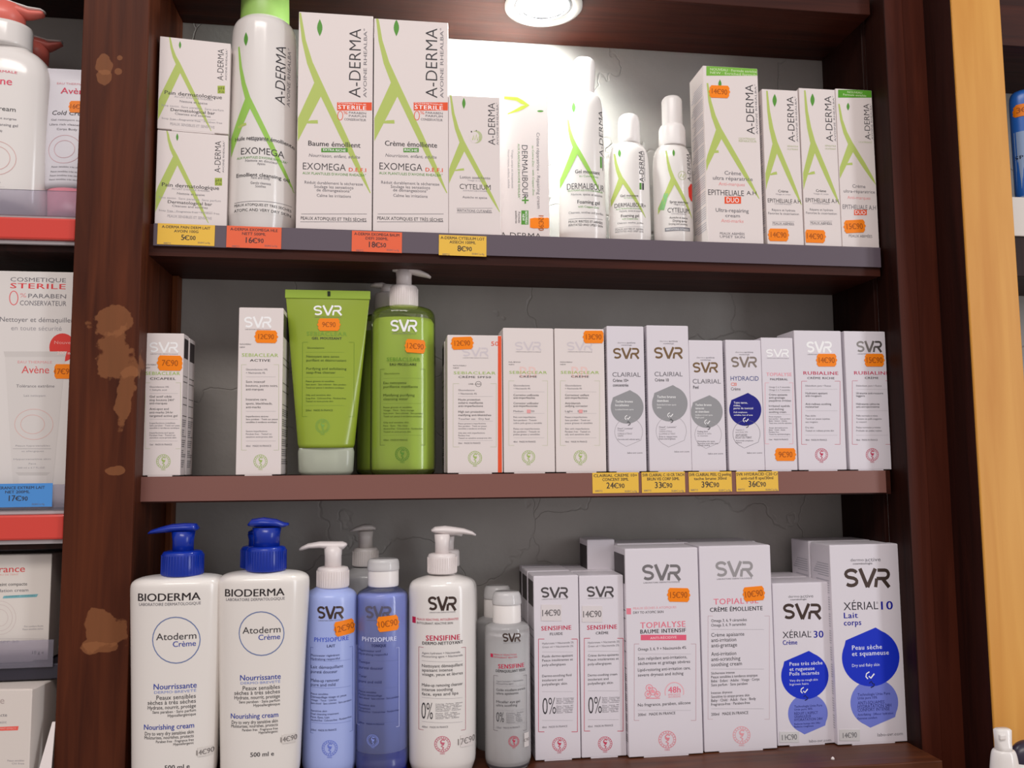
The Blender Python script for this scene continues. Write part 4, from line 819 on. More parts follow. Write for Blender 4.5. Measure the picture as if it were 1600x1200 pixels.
# green micellar bottle and its neighbour behind
WP = mat('#e9e0de', .3, name='pump_white')
def gbottle(label, xc, Y, main=True, dim=0):
    s = (DCAM+.03)/(DCAM+Y)
    def R(v): return v*s
    r = bottle_root(label, 'bottle', xc, 600, Y, Z2, 'micellar_pump_bottle', 'green pump bottles')
    rows = [(740, 46), (737, 49), (730, 50), (600, 50), (497, 49.5), (488, 47), (483, 40), (480, 28), (478, 20)]
    rows = [(740-(740-a)*(1 if main else s), R(b)) for a, b in rows]
    pf = sq(prof_px(r, xc, rows, .72), 2); mb = MB(); mb.lathe(pf, SHELL, n=2.2)
    pr = Pr(r, -.018, surf_of(pf, 2.2), G2, mb)
    if main:
        pr.svr(572, 700, 345, 58, FOILW); pr.T('SEBIACLEAR', 634, 511, 18, '#6f9a30', 1.2, 'c', ln=166); pr.T('EAU MICELLAIRE', 632, 536, 12, '#2f3a20', 1.6, 'c', ln=132)
        pr.bracket(518, 740, 558, 934, '#55702a', .1)
        for t in [('Gluconolactone', 538, 580, 8), ('Eau nettoyante', 534, 626, 12), ('purifiante matifiante', 534, 645, 12), ('Matifying purifying', 534, 687, 12), ('cleansing water', 534, 706, 12), ('Peaux grasses et sensibles', 534, 747, 8), ('Visage · Yeux · Sans rinçage', 534, 762, 8), ('Sans savon · Sans colorant · Sans paraben', 534, 777, 8), ('Testé sur peaux à tendance acnéique', 534, 792, 8), ('Oily and sensitive skin', 534, 822, 8), ('Face · Eyes · No rinse', 534, 838, 8), ('Alcohol-free · Colorant-free · Paraben-free', 534, 853, 8), ('Tested on acne-prone skin', 534, 868, 8), ('400ml   MADE IN FRANCE', 534, 909, 8)]:
            pr.T(t[0], t[1], t[2], t[3], '#34481c', .3, ln=min(196, len(t[0])*t[3]*.68))
        for y in (604, 728, 885): pr.hl(534, 728, y, '#7f9f40')
        pr.emblem(627, 978, 34, '#5f9034')
    mb.build('bottle_body', r)
    if main: sticker(r, pr, 692, 446, 108, 66, '12€90', rot=3)
    mb = MB(); lq = [(z if z > .004 else .004, a*.955, b*.95) for z, a, b in pf if z < pf[-1][0]*.965]; lq[0] = (.0035, lq[0][1], lq[0][2])
    lv = zof(r, xc, 500 if main else 520); lq = [q for q in lq if q[0] < lv]+[(lv, lq[-1][1], lq[-1][2])]
    mb.lathe(lq, GRN2, n=2.2); mb.build('liquid', r)
    return r
g = gbottle('clear green pump bottle with white pump beside the green tube', 630, .03)
pump(g, 631, True, (481, 447, 22), (447, 420, 12), [(613, 422, 4), (622, 420, 6), (640, 422, 6), (656, 427, 5), (668, 431, 3.2), (673, 434, 2)], WP)
g2 = gbottle('clear green pump bottle half hidden behind the front green one', 606, .066, False)
pump(g2, 604, False, (484, 458, 18), (458, 446, 9), [(608, 448, 4), (597, 446, 5), (586, 446, 4), (579, 447, 2)], WP, hw=.004)
# ================================================================ bottom shelf
G6 = (200, 780, 2.859); G7 = (460, 780, 2.859); G8 = (730, 820, 3.16); H1 = (960, 820, 3.16); H2 = (1180, 820, 3.16)
BLUEP = mat('#0a2e9c', .25, name='royal_blue_plastic')
def atod(p, dx, dy, k=1.0):
    X = lambda x: dx+x*k; Y_ = lambda y: dy+y*k
    p.T('BIODERMA', X(47), Y_(437), 34*k, '#2c2628', .9, ln=284*k, fine=True); p.T('LABORATOIRE DERMATOLOGIQUE', X(52), Y_(468), 13*k, 'g', .2, ln=280*k)
    p.ell(X(221), Y_(624), 105*k, 103*k, '#5f74a8', wd=3); p.ell(X(221), Y_(624), 103*k, 100*k, '#8a99c0', wd=1)
    p.T('Atoderm', X(133), Y_(610), 30*k, 'k', .3, ln=178*k, fine=True); p.T('Crème', X(208), Y_(642), 24*k, '#3448a4', .4, ln=100*k, fine=True)
    p.T('Nourrissante', X(310), Y_(825), 25*k, '#3448a4', .6, 'r', ln=188*k); p.T('DERMO·BREVETÉ', X(308), Y_(850), 11*k, '#8a99d0', .3, 'r', ln=184*k)
    for t, y, l, h in (('Peaux sensibles', 874, 172, 19), ('sèches à très sèches', 896, 212, 18), ('Hydrate, nourrit, protège', 918, 212, 16), ('Sans paraben · Sans parfum', 938, 190, 12), ('Hypoallergénique', 955, 122, 12)): p.T(t, X(306), Y_(y), h*k, 'k', .2, 'r', ln=l*k)
    p.T('Nourishing cream', X(298), Y_(1005), 23*k, '#3448a4', .6, 'r', ln=222*k)
    for t, y, l, h in (('Dry to very dry sensitive skin', 1034, 216, 16), ('Moisturises, nourishes, protects', 1052, 218, 14), ('Paraben free · Fragrance free', 1070, 165, 11), ('Hypoallergenic', 1084, 88, 11)): p.T(t, X(296), Y_(y), h*k, 'k', .2, 'r', ln=l*k)
    p.T('500 ml e', X(168), Y_(1194), 20*k, 'k', .8, ln=110*k)
def atoderm(label, xc, Y, top, hwt, hwb, draw, stk, rows=None, back=False, tx=0):
    r = bottle_root(label, 'bottle', xc, 1000, Y, Z3, 'cream_pump_bottle', 'blue pumped cream bottles')
    b = [(1214, hwb-7), (1211, hwb-3), (1200, hwb), (1100, hwb+3), (1000, hwb+6.5), (930, hwt), (top+16, hwt+.5), (top+8, hwt-1), (top+2, hwt-9), (top-1, hwt*.6), (top-2, hwt*.35)]
    pf = sq(prof_px(r, xc, b, .6), 2); mb = MB(); mb.lathe(pf, CREAMP, n=2.5)
    pr = Pr(r, -pf[4][2]*.93, surf_of(pf, 2.5), G6, mb)
    if draw: draw(pr)
    mb.build('bottle_body', r)
    if stk: sticker(r, pr, *stk, '14€90', col='#dcd5cf', tcol='#77706e', lab='clear price sticker', rect=True, th=.55)
    return r
r = atoderm('white cream bottle with blue pump nearest the left post', 279, -.022, 899, 67, 58, lambda p: atod(p, 0, 0), (342, 1130, 60, 40))
pump(r, 285, True, (898, 860, 29.5), (860, 830, 15), [(310, 826, 3), (305, 824, 6), (290, 824, 6.5), (270, 825, 6), (252, 828, 4.5), (238, 831, 3), (233, 833, 2)], BLUEP, hw=.0075)
r = atoderm('white cream bottle with blue pump, right of its matching neighbour', 411, -.024, 893, 65.5, 56, lambda p: atod(p, 390, 2, .95), (718, 1070, 56, 40))
pump(r, 416, True, (891, 853, 29), (853, 824, 19), [(389, 820, 4), (395, 817, 6), (412, 816, 7.5), (430, 817, 6), (443, 820, 4), (451, 819, 2.5)], BLUEP, hw=.009)
r = atoderm('white cream bottle with blue pump standing behind its twin', 404, .034, 893, 59, 50, None, None)
pump(r, 404, True, (887, 852, 26), (852, 834, 15), [(389, 832, 4), (400, 831, 6), (420, 831, 5), (432, 833, 3)], BLUEP, hw=.007)
# pale blue and blue bottles
LAIT = mat('#a9b8ee', .25, name='pale_blue_milk'); TONI = mat('#a3b1fa', .3, trans=.15, name='blue_tonic'); TONI2 = mat('#1c3fd0', .2, trans=.4, name='deep_blue_base')
SHB = film('clear_blue_shell', '#fbfcff', .9, .05, '#c8d0ff')
def phys(p, dx, name, ncol, inkc, sub, ls, wd, xb):
    X = lambda x: x+dx
    p.svr(X(104), X(218), 506, 56, FOILD if wd else mat('#6d6a80', .3, .6))
    p.T(name, X(88), 629, 19, ncol, 1.3, ln=154); p.T(sub, X(146 if len(sub) < 5 else 130), 655, 12, inkc, 1.6, ln=36 if len(sub) < 5 else 66)
    for t in ls: p.T(t[0], X(72+t[3] if len(t) > 3 else 72), t[1], t[2], inkc, .3, ln=min(182, len(t[0])*t[2]*.66))
    for y in (722, 842, 1000): p.hl(X(74), X(250), y, '#7a86c0')
    p.bracket(xb[0], xb[1], 666, 1048 if dx == 0 else 1020, xb[2], .07)
    p.emblem(xb[3], 1110 if dx == 0 else 1078, 34 if dx == 0 else 26, xb[4])
LL = [('Physiowater régénérant', 700, 9), ('Hydralising respectful', 716, 9), ('Lait démaquillant', 752, 13), ('pureté douceur', 773, 13), ('Make-up remover', 812, 13), ('pure and mild', 831, 13), ('Peaux sensibles', 872, 8), ('Démaquillage visage et yeux', 886, 9), ('Visage · Yeux · Lèvres', 900, 8), ('Sans alcool · Sans colorant · Sans paraben', 914, 8), ('Sensitive skin', 948, 8), ('Dual cleansing treatment', 962, 8), ('Face, Eyes, Lips', 976, 8), ('Alcohol-free · Colorant-free · Paraben-free', 990, 8), ('200ml   MADE IN FRANCE', 1034, 8)]
r, pr = simple_bottle('pale blue milky bottle with white pump facing left', 'bottle', 'cleansing_milk_bottle', 516, 1050, .0, Z3,
    [(1197, 34), (1194, 38), (1186, 39.5), (1050, 39.5), (945, 39.3), (930, 38.5), (923, 34), (918, 24), (915, 20)], .92, LAIT, G7,
    lambda p: phys(p, 0, 'PHYSIOPURE', '#4b62d0', '#3a4068', 'LAIT', LL, 1, (70, 258, '#6a76b8', 158, '#6e80d8')), yf=.95)
pump(r, 520, True, (917, 885, 24), (885, 853, 12.5), [(542, 850, 3), (536, 852, 6), (522, 852, 6), (500, 851, 5), (482, 853, 3.8), (472, 857, 3), (468, 859, 2)], WP)
sticker(r, pr, 223, 576, 94, 66, '12€90', rot=-8)
LT = [('Physiowater actif', 681, 9), ('Hydralising respectful', 697, 9), ('Tonique', 733, 11), ('pureté douceur', 758, 12), ('Toner', 797, 11), ('pure and mild', 820, 12), ('Peaux sensibles', 866, 8), ('Parfait démaquillage', 880, 8), ('Sans alcool · Sans colorant · Sans paraben', 894, 8), ('Sensitive skin', 926, 8), ('Complexion', 940, 8), ('Alcohol-free · Colorant-free · Paraben-free', 954, 8), ('200ml   MADE IN FRANCE', 1008, 8)]
def ton(p):
    phys(p, 214, 'PHYSIOPURE', '#dfe4ff', '#262c60', 'TONIQUE', LT, 0, (275, 468, '#d4dafc', 350, '#8fa0f0'))
r, pr = simple_bottle('transparent blue toner bottle with white flip cap', 'bottle', 'toner_bottle', 597, 1050, .0, Z3,
    [(1197, 34), (1194, 38), (1186, 39.5), (1050, 39.5), (945, 39.3), (928, 38.5), (922, 34), (917, 24), (914, 22)], .92, SHB, G7, ton, yf=.95,
    caps=[('white_cap', 599, [(915, 22.5), (912, 23), (888, 23), (884, 21)], WCAP, 2, .95), ('clear_overcap', 599, [(890, 24), (888, 24.3), (876, 23.5), (873, 21)], film('clear_cap_plastic', '#f8f8fa', .35, .1, '#f0eeee'), 2, .95)])
sticker(r, pr, 418, 555, 104, 68, '10€90', rot=-5)
mb = MB(); kk = mpp(0); zt = zof(r, 597, 926); zb_ = zof(r, 597, 1166)
mb.lathe([(zb_, 38*kk, 35*kk), (zt-.002, 37.5*kk, 34*kk), (zt, 34*kk, 31*kk)], TONI); mb.build('liquid', r)
mb = MB(); mb.lathe([(.001, 34*kk, 31*kk), (.0025, 38*kk, 35*kk), (zb_-.001, 38.2*kk, 35*kk)], TONI2); o = mb.build('thick_base', r); o['label'] = 'deep blue clear base'
# large white pump bottle
L9 = [('Agent hydratant + Niacinamide', 689, 9), ('Moisturising agent + Niacinamide', 704, 9), ('Nettoyant démaquillant', 746, 13), ('apaisant intense', 765, 13), ('visage, yeux et lèvres', 784, 13), ('Make-up removing cleanser', 832, 13), ('intense soothing', 852, 13), ('face, eyes and lips', 872, 13), ('400ml   MADE IN FRANCE', 1020, 8)]
def derm(p):
    p.svr(600, 722, 465, 62, FOILD); p.rect(528, 532, 543, 560, 'r', 1); p.T('PEAUX RÉACTIVES, INTOLÉRANTES', 548, 540, 9, 'r', .2, ln=186); p.T('INTOLERANT, REACTIVE SKIN', 548, 557, 9, 'k', .2, ln=160)
    p.T('SENSIFINE', 588, 621, 22, 'r', 1.5, ln=152); p.T('DERMO-NETTOYANT', 572, 645, 13, 'k', 1.5, ln=182)
    p.bracket(556, 766, 664, 1034, '#a83a58', .1)
    for t in L9: p.T(t[0], 570, t[1], t[2], 'k' if t[2] > 10 else 'g', .3, ln=min(184, len(t[0])*t[2]*.66))
    for y in (724, 888, 996): p.hl(570, 752, y)
    p.T('0%', 568, 948, 70, 'k', -.6, ln=50, fine=True)
    for i in range(9): p.T(('Coloring · Perfume · Silicone', 'Conservateur · Colorant', 'Alcohol · MIT · Sulfates')[i % 3], 630, 914+i*7.5+(4 if i > 4 else 0), 5.5, 'g', 0, ln=122-(i*17 % 30))
    p.emblem(661, 1092, 35, '#d06a80')
def wbot(label, xc, Y, draw, s=1.0):
    return simple_bottle(label, 'bottle', 'cleanser_pump_bottle', xc, 1050, Y, Z3,
      [(1193, 44*s), (1190, 48*s), (1183, 50*s), (1050, 51*s), (925, 50.8*s), (912, 49.5*s), (905, 44*s), (900, 28*s), (898, 20*s)], .8, WHITEP, G7, draw, n=2.15, yf=.93, group='white pumped cleanser bottles')
r, pr = wbot('large white cylinder bottle with crimson brackets and pump facing right', 691, .0, derm)
pump(r, 691, True, (895, 864, 22.5), (864, 834, 11), [(674, 829, 3), (680, 828, 5), (695, 828, 6.5), (708, 829, 6), (724, 830, 4.5), (737, 833, 3), (743, 836, 2)], WP)
sticker(r, pr, 772, 1083, 58, 52, '17€90', col='#e6dedb', tcol='#88817f', lab='clear price sticker', rect=True, th=.5)
r, pr = wbot('white pump bottle mostly hidden behind the large crimson bracket one', 699, .052, None, .9)
pump(r, 700, False, (884, 858, 18), (858, 838, 9), [(686, 834, 3), (695, 832, 5), (712, 832, 5), (722, 836, 3)], WP)
# clear bottle behind the blue pair
MIC = film('clear_micellar_shell', '#fafafc', .62, .06, '#f0eeee')
MLQ = film('micellar_water', '#fafafa', .12, .1, '#e2e0e0', .4)
r, pr = simple_bottle('clear pump bottle with pale pump behind the two blue bottles', 'bottle', 'micellar_pump_bottle', 571, 1000, .05, Z3,
    [(1190, 34), (1184, 37), (1050, 37), (905, 37), (895, 34), (888, 22), (885, 18)], .9, MIC, G7)
pump(r, 571, True, (884, 855, 19.5), (855, 830, 10.5), [(587, 826, 3), (580, 824, 5), (568, 824, 5), (556, 827, 3.5), (547, 830, 2)], mat('#cfc8c4', .35, name='dimmed_white_pump'))  # white pump, its colour greyed to paint in the dimness behind
# small micellar bottles
def mic(p):
    p.svr(176, 264, 556, 42, FOILD); p.rect(119, 642, 130, 660, 'r', 1); p.T('PEAUX RÉACTIVES', 134, 644, 7, 'r', .1, ln=110); p.T('INTOLERANT, REACTIVE', 134, 657, 7, 'r', .2, ln=114)
    p.T('SENSIFINE', 154, 700, 20, 'r', 1.4, ln=130); p.T('DÉMAQUILLANT YEUX', 143, 724, 12, 'k', 1.4, ln=148); p.bracket(133, 298, 748, 1020, '#6a6066', .12)
    for t in (('Agent hydratant + Niacinamide', 774, 7), ('Moisturising agent', 786, 7), ('Gelée micellaire pureté', 817, 11), ('ultra apaisante', 834, 11), ('Micellar eye gel', 876, 11), ('ultra soothing', 893, 11), ('125ml   MADE IN FRANCE', 1004, 8)): p.T(t[0], 145, t[1], t[2], 'k' if t[2] > 8 else 'g', .3, ln=min(145, len(t[0])*t[2]*.66))
    p.T('0%', 145, 952, 46, 'k', -.4, ln=36)
    for i in range(6): p.T(('Colorant · Parfum', 'Silicone · Sulfate', 'Alcool · MIT')[i % 3], 192, 930+i*9, 6, 'g', 0, ln=88-(i*17 % 20))
    for y in (795, 915, 980): p.hl(145, 290, y)
    p.emblem(230, 1068, 26, 'r')
def small(label, xc, Y, draw, s, dy):
    r, pr = simple_bottle(label, 'bottle', 'eye_cleanser_bottle', xc, 1080, Y, Z3,
      [(1189, 30*s), (1186, 34*s), (1179, 35*s), (1080, 35*s), (985+dy, 35*s), (976+dy, 33.5*s), (972+dy, 26*s), (970+dy, 20*s)], .9, MIC, G8, draw, yf=.95, group='small clear eye cleanser bottles',
      caps=[('pump_cap', xc-1, [(972+dy, 21.5*s), (970+dy, 22*s), (942+dy, 21.5*s), (937+dy, 18*s)], WCAP, 2, .95), ('clear_overcap', xc-1, [(943+dy, 22.5*s), (940+dy, 22.8*s), (927+dy, 21*s), (924+dy, 18*s)], film('clear_cap_plastic', '#f8f8fa', .35, .1, '#f0eeee'), 2, .95)])
    mb = MB(); kk = mpp(Y)*s; zt = zof(r, xc, 990+dy); mb.lathe([(.006, 33*kk, 29*kk), (zt, 33.2*kk, 29*kk)], MLQ); mb.build('liquid', r)
    mb = MB(); zq = zof(r, xc, 1158); 
    for i in range(60 if draw else 0):
        a = random.uniform(math.pi, 2*math.pi); z = .008+random.random()**1.6*(zt*.6); q = random.uniform(.0003, .0007); mb.lathe([(z-q, q*.3, q*.3), (z, q, q), (z+q, q*.3, q*.3)], mat('#e8e8ec', .1), 33*kk*math.cos(a), 29*kk*math.sin(a)-.0001, seg=8)
    if draw: o = mb.build('bubbles', r); o['kind'] = 'stuff'
    mb = MB(); mb.lathe([(.0008, 29*kk, 26*kk), (.0022, 33.5*kk, 30*kk), (.0062, 33.5*kk, 30*kk)], film('thick_clear_base', '#9c9aa0', .5, .05, '#77757a')); mb.build('thick_base', r)
    return r, pr
r, pr = small('small clear bottle with white cap left of the crimson bracket cartons', 793, .0, mic, 1.0, 0)
sticker(r, pr, 297, 1068, 26, 70, '€90', col='#ded8d6', tcol='#88817f', lab='clear price sticker', rect=True, th=.2)
small('small clear bottle with white cap standing behind its twin', 778, .048, None, .94, -9)
# crimson bracket cartons
def lsen(w1, w2, w3, w4): return [('Hyaluronate + Niacinamide 2%', 586, 9), ('Green oil + Niacinamide 2%', 604, 9), ('-', 628), (w1, 650, 11, 'k'), ('Peaux intolérantes et', 670, 11, 'k'), ('poly-allergiques', 692, 11, 'k'), (w2, 747, 11, 'k'), ('intolerant and', 768, 11, 'k'), ('polyallergic skin', 788, 11, 'k'), ('-', 824), ('-', 966), ('40ml   MADE IN FRANCE', 1000, 9)]
def sens(dx, dy, sub, L):
    def d(p):
        X = lambda x: x+dx; Y_ = lambda y: y+dy
        p.svr(X(366), X(498), Y_(334), 52, mat('#5f5a5c', .35, .5))
        p.T('SENSIFINE', X(366), Y_(512), 20, 'r', 1.5, ln=148); p.T(sub, X(440), Y_(538), 12, 'k', 1.5, 'c', ln=62)
        p.bracket(X(352), X(544), Y_(564), Y_(1022), 'r', .15, 2.6)
        for t in L:
            if t[0] == '-': p.hl(X(370), X(522), Y_(t[1]))
            else: p.T(t[0], X(370), Y_(t[1]), t[2], t[3] if len(t) > 3 else 'g', .3, ln=min(156, len(t[0])*t[2]*.66))
        p.T('0%', X(372), Y_(896), 76, 'k', -.6, ln=66, fine=True)
        for i in range(9): p.T(('Parfum · Conservateur', 'Silicone · Colorant · MIT', 'Alcool · Sulfates')[i % 3], X(440), Y_(858+i*8+(6 if i > 3 else 0)), 6, 'g', 0, ln=88-(i*17 % 16))
        p.emblem(X(455), Y_(1084), 34, '#d0405e')
    return d
SG = 'crimson bracket cartons'
for i, (Y, lab) in enumerate(((.004, 'crimson bracket carton beside the small clear bottle, front of its row'), (.037, 'crimson bracket carton second in the row beside the clear bottle'), (.0675, 'crimson bracket carton at the rear of the row beside the clear bottle'))):
    s = .704/(.7+Y); f = lambda x: 613+(x-613)*s
    carton(lab, f(835), f(905.5), 727+(900-727)*s, Z3, G8, Y=Y, dep=.0295 if i < 2 else .016, group=SG, yb=1185, m=CARD2, side=side_bars,
        draw=(sens(0, 0, 'FLUIDE', lsen('Fluide dermo-apaisant', 'Dermo-soothing fluid', 0, 0)) if i == 0 else None), st=(((415, 434, 100, 80, '14€90', dict(col='#e2dadb', tcol='#6e696b', lab='pale price sticker', rect=True, th=.36)),) if i == 0 else ()))
for i, (Y, lab) in enumerate(((.004, 'crimson bracket carton nearest the pink titled cartons, front of its row'), (.037, 'crimson bracket carton second in the row left of the pink titled cartons'), (.0675, 'crimson bracket carton at the rear of the row left of the pink titled ones'))):
    s = .704/(.7+Y); f = lambda x: 613+(x-613)*s
    carton(lab, f(907), f(976.5), 727+(899.5-727)*s, Z3, G8, Y=Y, dep=.0295 if i < 2 else .016, group=SG, yb=1185, m=CARD2,
        draw=(sens(226, -4, 'CRÈME', lsen('Crème dermo-apaisante', 'Dermo-soothing cream', 0, 0)) if i == 0 else None), st=(((617, 440, 100, 80, '14€90', dict(col='#e2dadb', tcol='#6e696b', lab='pale price sticker', rect=True, th=.36)),) if i == 0 else ()))
PK = '#ec8496'
def baume(p):
    p.svr(140, 327, 235, 78, mat('#8a8688', .3, .5)); p.rect(54, 412, 82, 442, PK, 1); p.T('PEAUX SÈCHES À ATOPIQUES', 93, 413, 10, '#f0a8b0', .2, ln=214); p.T('DRY TO ATOPIC SKIN', 93, 434, 11, 'k', .3, ln=150)
    p.T('TOPIALYSE', 128, 497, 27, PK, 1.2, ln=224); p.T('BAUME INTENSIF', 128, 528, 18, 'k', 1.4, ln=226); p.rect(130, 543, 355, 570, '#ea6480', 1); p.T('ANTI-RÉCIDIVE', 242, 557, 11, '#fbd8dc', 1, 'c', ln=130)
    p.bracket(98, 402, 588, 966, '#c08a94', .08)
    for t in (('Omega 3, 6, 9 + Niacinamide 4%', 615, 13, 240), ('Soin relipidant anti-irritations,', 661, 14, 244), ('sécheresse et grattage sévères', 685, 14, 260), ('Lipid-restoring anti-irritation care,', 717, 14, 262), ('severe dryness and itching', 742, 14, 226), ('No fragrance, paraben, silicone', 890, 14, 262), ('200ml   MADE IN FRANCE', 938, 12, 186)): p.T(t[0], 116, t[1], t[2], 'k', .1, ln=t[3])
    for y in (638, 916): p.hl(116, 378, y)
    p.T('48h', 296, 814, 28, '#ee7088', .8, 'c', ln=60)
    p.stroke([(296+46*math.cos(math.radians(a)), 826+48*math.sin(math.radians(a))) for a in range(-200, 25, 12)], 4, '#f4b4bc'); p.T('EFFICACITÉ', 296, 838, 8, '#f4a0ac', .3, 'c', ln=60); p.T('ANTI-RÉCIDIVE', 296, 849, 7, '#f4a0ac', .3, 'c', ln=60)
    for x, y, q in ((172, 805, 16), (190, 822, 18), (166, 836, 15), (212, 836, 14)): p.ell(x, y, q, q, '#f08c9a', wd=3); p.ell(x, y, q*.5, q*.5, '#f4a4b0')
    p.stroke([(155, 856), (225, 856)], 4, '#f08c9a')
    p.emblem(261, 1060, 42, '#e88c98')
carton('wide white carton with pink title bar and square pink mark', 979.5, 1094.5, 857, Z3, H1, Y=-.001, dep=.037, draw=baume, side=side_bars, m=CARD2, group='pink titled cartons', yb=1184, st=((317, 346, 116, 68, '15€90', dict(rot=1)),))
def crem(p):
    p.svr(502, 684, 218, 76, mat('#aaa6a8', .3, .4)); p.T('TOPIALYSE', 490, 380, 26, PK, 1.2, ln=222); p.T('CRÈME ÉMOLLIENTE', 472, 420, 19, 'k', 1.4, ln=262)
    p.bracket(462, 765, 450, 960, '#c8a8b0', .08)
    for t in (('Omega 3, 6, 9 céramides', 474, 13, 176), ('Omega 3, 6, 9 ceramides', 496, 13, 172), ('Crème apaisante', 544, 17, 164), ('anti-irritation', 570, 17, 124), ('anti-grattage', 596, 17, 128), ('Anti-irritation', 638, 17, 124), ('anti-scratching', 664, 17, 144), ('soothing cream', 690, 17, 152), ('Sécheresse intense', 733, 11, 116), ('Peaux sensibles à tendance atopique', 752, 12, 230), ('Bébé · Enfant · Adulte · Visage · Corps', 772, 12, 240), ('Sans parfum · Sans paraben', 791, 12, 180), ('Intense dryness', 830, 11, 104), ('Sensitive to atopy-prone skin', 849, 12, 190), ('Baby · Child · Adult · Face · Body', 868, 12, 222), ('Fragrance-free · Paraben-free', 887, 12, 192), ('200ml   MADE IN FRANCE', 936, 13, 184)):
        p.T(t[0], 478, t[1], t[2], 'k', 0, ln=t[3])
    for y in (517, 712, 908): p.hl(478, 738, y)
    p.emblem(628, 1038, 42, '#eca4ac')
carton('wide white carton with pink title and plain brackets, right one of the pair', 1096.5, 1209, 853, Z3, H1, Y=.001, dep=.037, draw=crem, m=CARD2, group='pink titled cartons', yb=1176, st=((688, 340, 112, 70, '10€90', dict(rot=-5)),))
carton('wide white carton directly behind the pink square marked carton', 967, 1081, 849, Z3, H1, Y=.038, dep=.037, side=side_bars, m=CARD2, yb=1160, group='pink titled cartons')
carton('wide white carton directly behind the plain bracketed pink titled one', 1083, 1186, 847, Z3, H1, Y=.04, dep=.037, m=CARD2, yb=1160, group='pink titled cartons')
carton('white carton with dark side behind the crimson bracket rows', 920, 963, 843.5, Z3, H1, Y=.045, dep=.032, side=side_bars, m=CARD2, yb=1160, group='pink titled cartons')
BD = '#1230c8'; BL = '#7480d8'
def xer(k, ox, oy, num, subs, dl, ll, dc, lcx, labo):
    def d(p):
        X = lambda x: ox+x*k; Y_ = lambda y: oy+y*k
        p.T('dermo', X(470), Y_(174), 13*k, 'g', .1, ln=66*k); p.T('active', X(541), Y_(172), 17*k, 'g', .2, ln=78*k); p.T('cosmétologie', X(482), Y_(192), 9*k, 'k', .4, ln=96*k)
        p.svr(X(443), X(666), Y_(262), 92*k, FOILD, sub=False)
        p.T('XÉRIAL', X(436), Y_(403), 35*k, '#2a2630', -.2, ln=172*k, fine=True); p.T('°', X(598), Y_(395), 24*k, 'g'); p.T(num, X(622), Y_(399), 36*k, '#141a9a', 2.2, ln=56*k, fine=True)
        for i, t in enumerate(subs): p.T(t, X(438), Y_(448+i*36), 25*k, '#141a9a', 1.6, ln=len(t)*17*k)
        p.drop(*dc[:3], BD)
        for t in dl: p.T(t[0], X(478), Y_(t[1]), t[2]*k, '#e8ecff', t[3], ln=t[4]*k, lay=3)
        p.drop(*lcx[:3], BL, up=False, lay=0)
        p.swirl(dc[0]-2, dc[1]+dc[2]*.66, 24*k, 'w', '#1a1c50')
        for t in ll: p.T(t[0], X(506), Y_(t[1]), t[2]*k, '#2a2f7a', t[3], ln=t[4]*k, lay=3)
        p.T('labo-svr.com', labo[0], labo[1], 14*k, 'g', .2, 'r', ln=124*k if k == 1 else 108)
    return d
carton('tall white carton with large royal blue drop beside the right panel', 1302.5, 1413, 851, Z3, H2, Y=.0, dep=.034, side=side_soft, m=CARD2, group='royal blue drop cartons', yb=1166,
    draw=xer(1.0, 0, 0, '10', ('Lait', 'corps'), (('Peau sèche', 607, 20, 1.2, 148), ('et squameuse', 637, 20, 1.2, 182), ('Dry and flaky skin', 695, 13, .1, 136)),
        (('Technologie Urée Pure', 839, 12, .2, 160), ('Urée pure 10%', 856, 11, .1, 96), ('ANTI-SQUAMES', 880, 14, .2, 132), ('HYDRATATION 24H', 898, 14, .2, 166), ('CONFORT INTENSE', 915, 14, .2, 158), ('Anti-flaking · 24hour hydration', 938, 10, .2, 176), ('Extreme comfort', 956, 10, .2, 96)), (570, 656, 142), (588, 878, 118), (728, 1030)),
    st=((466, 1038, 100, 56, '14€90', dict(col='#d8d6d6', tcol='#77767a', lab='clear price sticker', rect=True, th=.4)),))
carton('shorter white carton with royal blue drop left of the tallest drop carton', 1211, 1302, 911, Z3, H2, Y=.006, dep=.034, m=CARD2, group='royal blue drop cartons', yb=1168,
    draw=xer(.83, -227, 210, '30', ('Crème',), (('Peau très sèche', 575, 19, 1.2, 196), ('et rugueuse', 606, 19, 1.2, 148), ('Poils incarnés', 634, 19, 1.2, 176), ('Very dry to rough skin', 674, 12, .1, 168), ('Ingrown hairs', 696, 12, .1, 112)),
        (('Technologie Urée Pure', 828, 12, .2, 166), ('Urée pure 30%', 846, 11, .1, 108), ('RÉDUIT L\'ASPECT', 870, 14, .2, 140), ('GRANULEUX', 889, 14, .2, 100), ('HYDRATATION 24H', 908, 14, .2, 166), ('Reduces bumpy skin 24hr', 932, 10, .2, 156), ('Reduces roughness', 948, 10, .2, 114)), (245, 745, 117), (260, 932, 98), (374, 1062)),
    st=((168, 1048, 96, 54, '11€90', dict(col='#d8d6d6', tcol='#77767a', lab='clear price sticker', rect=True, th=.44)),))
carton('tall white carton behind the one with the large royal blue drop', 1269, 1374, 845, Z3, H2, Y=.037, dep=.034, side=side_soft, m=CARD2, group='royal blue drop cartons', yb=1150)
carton('white carton behind the shorter royal blue drop one', 1183, 1266, 902, Z3, H2, Y=.043, dep=.034, m=CARD2, group='royal blue drop cartons', yb=1150)
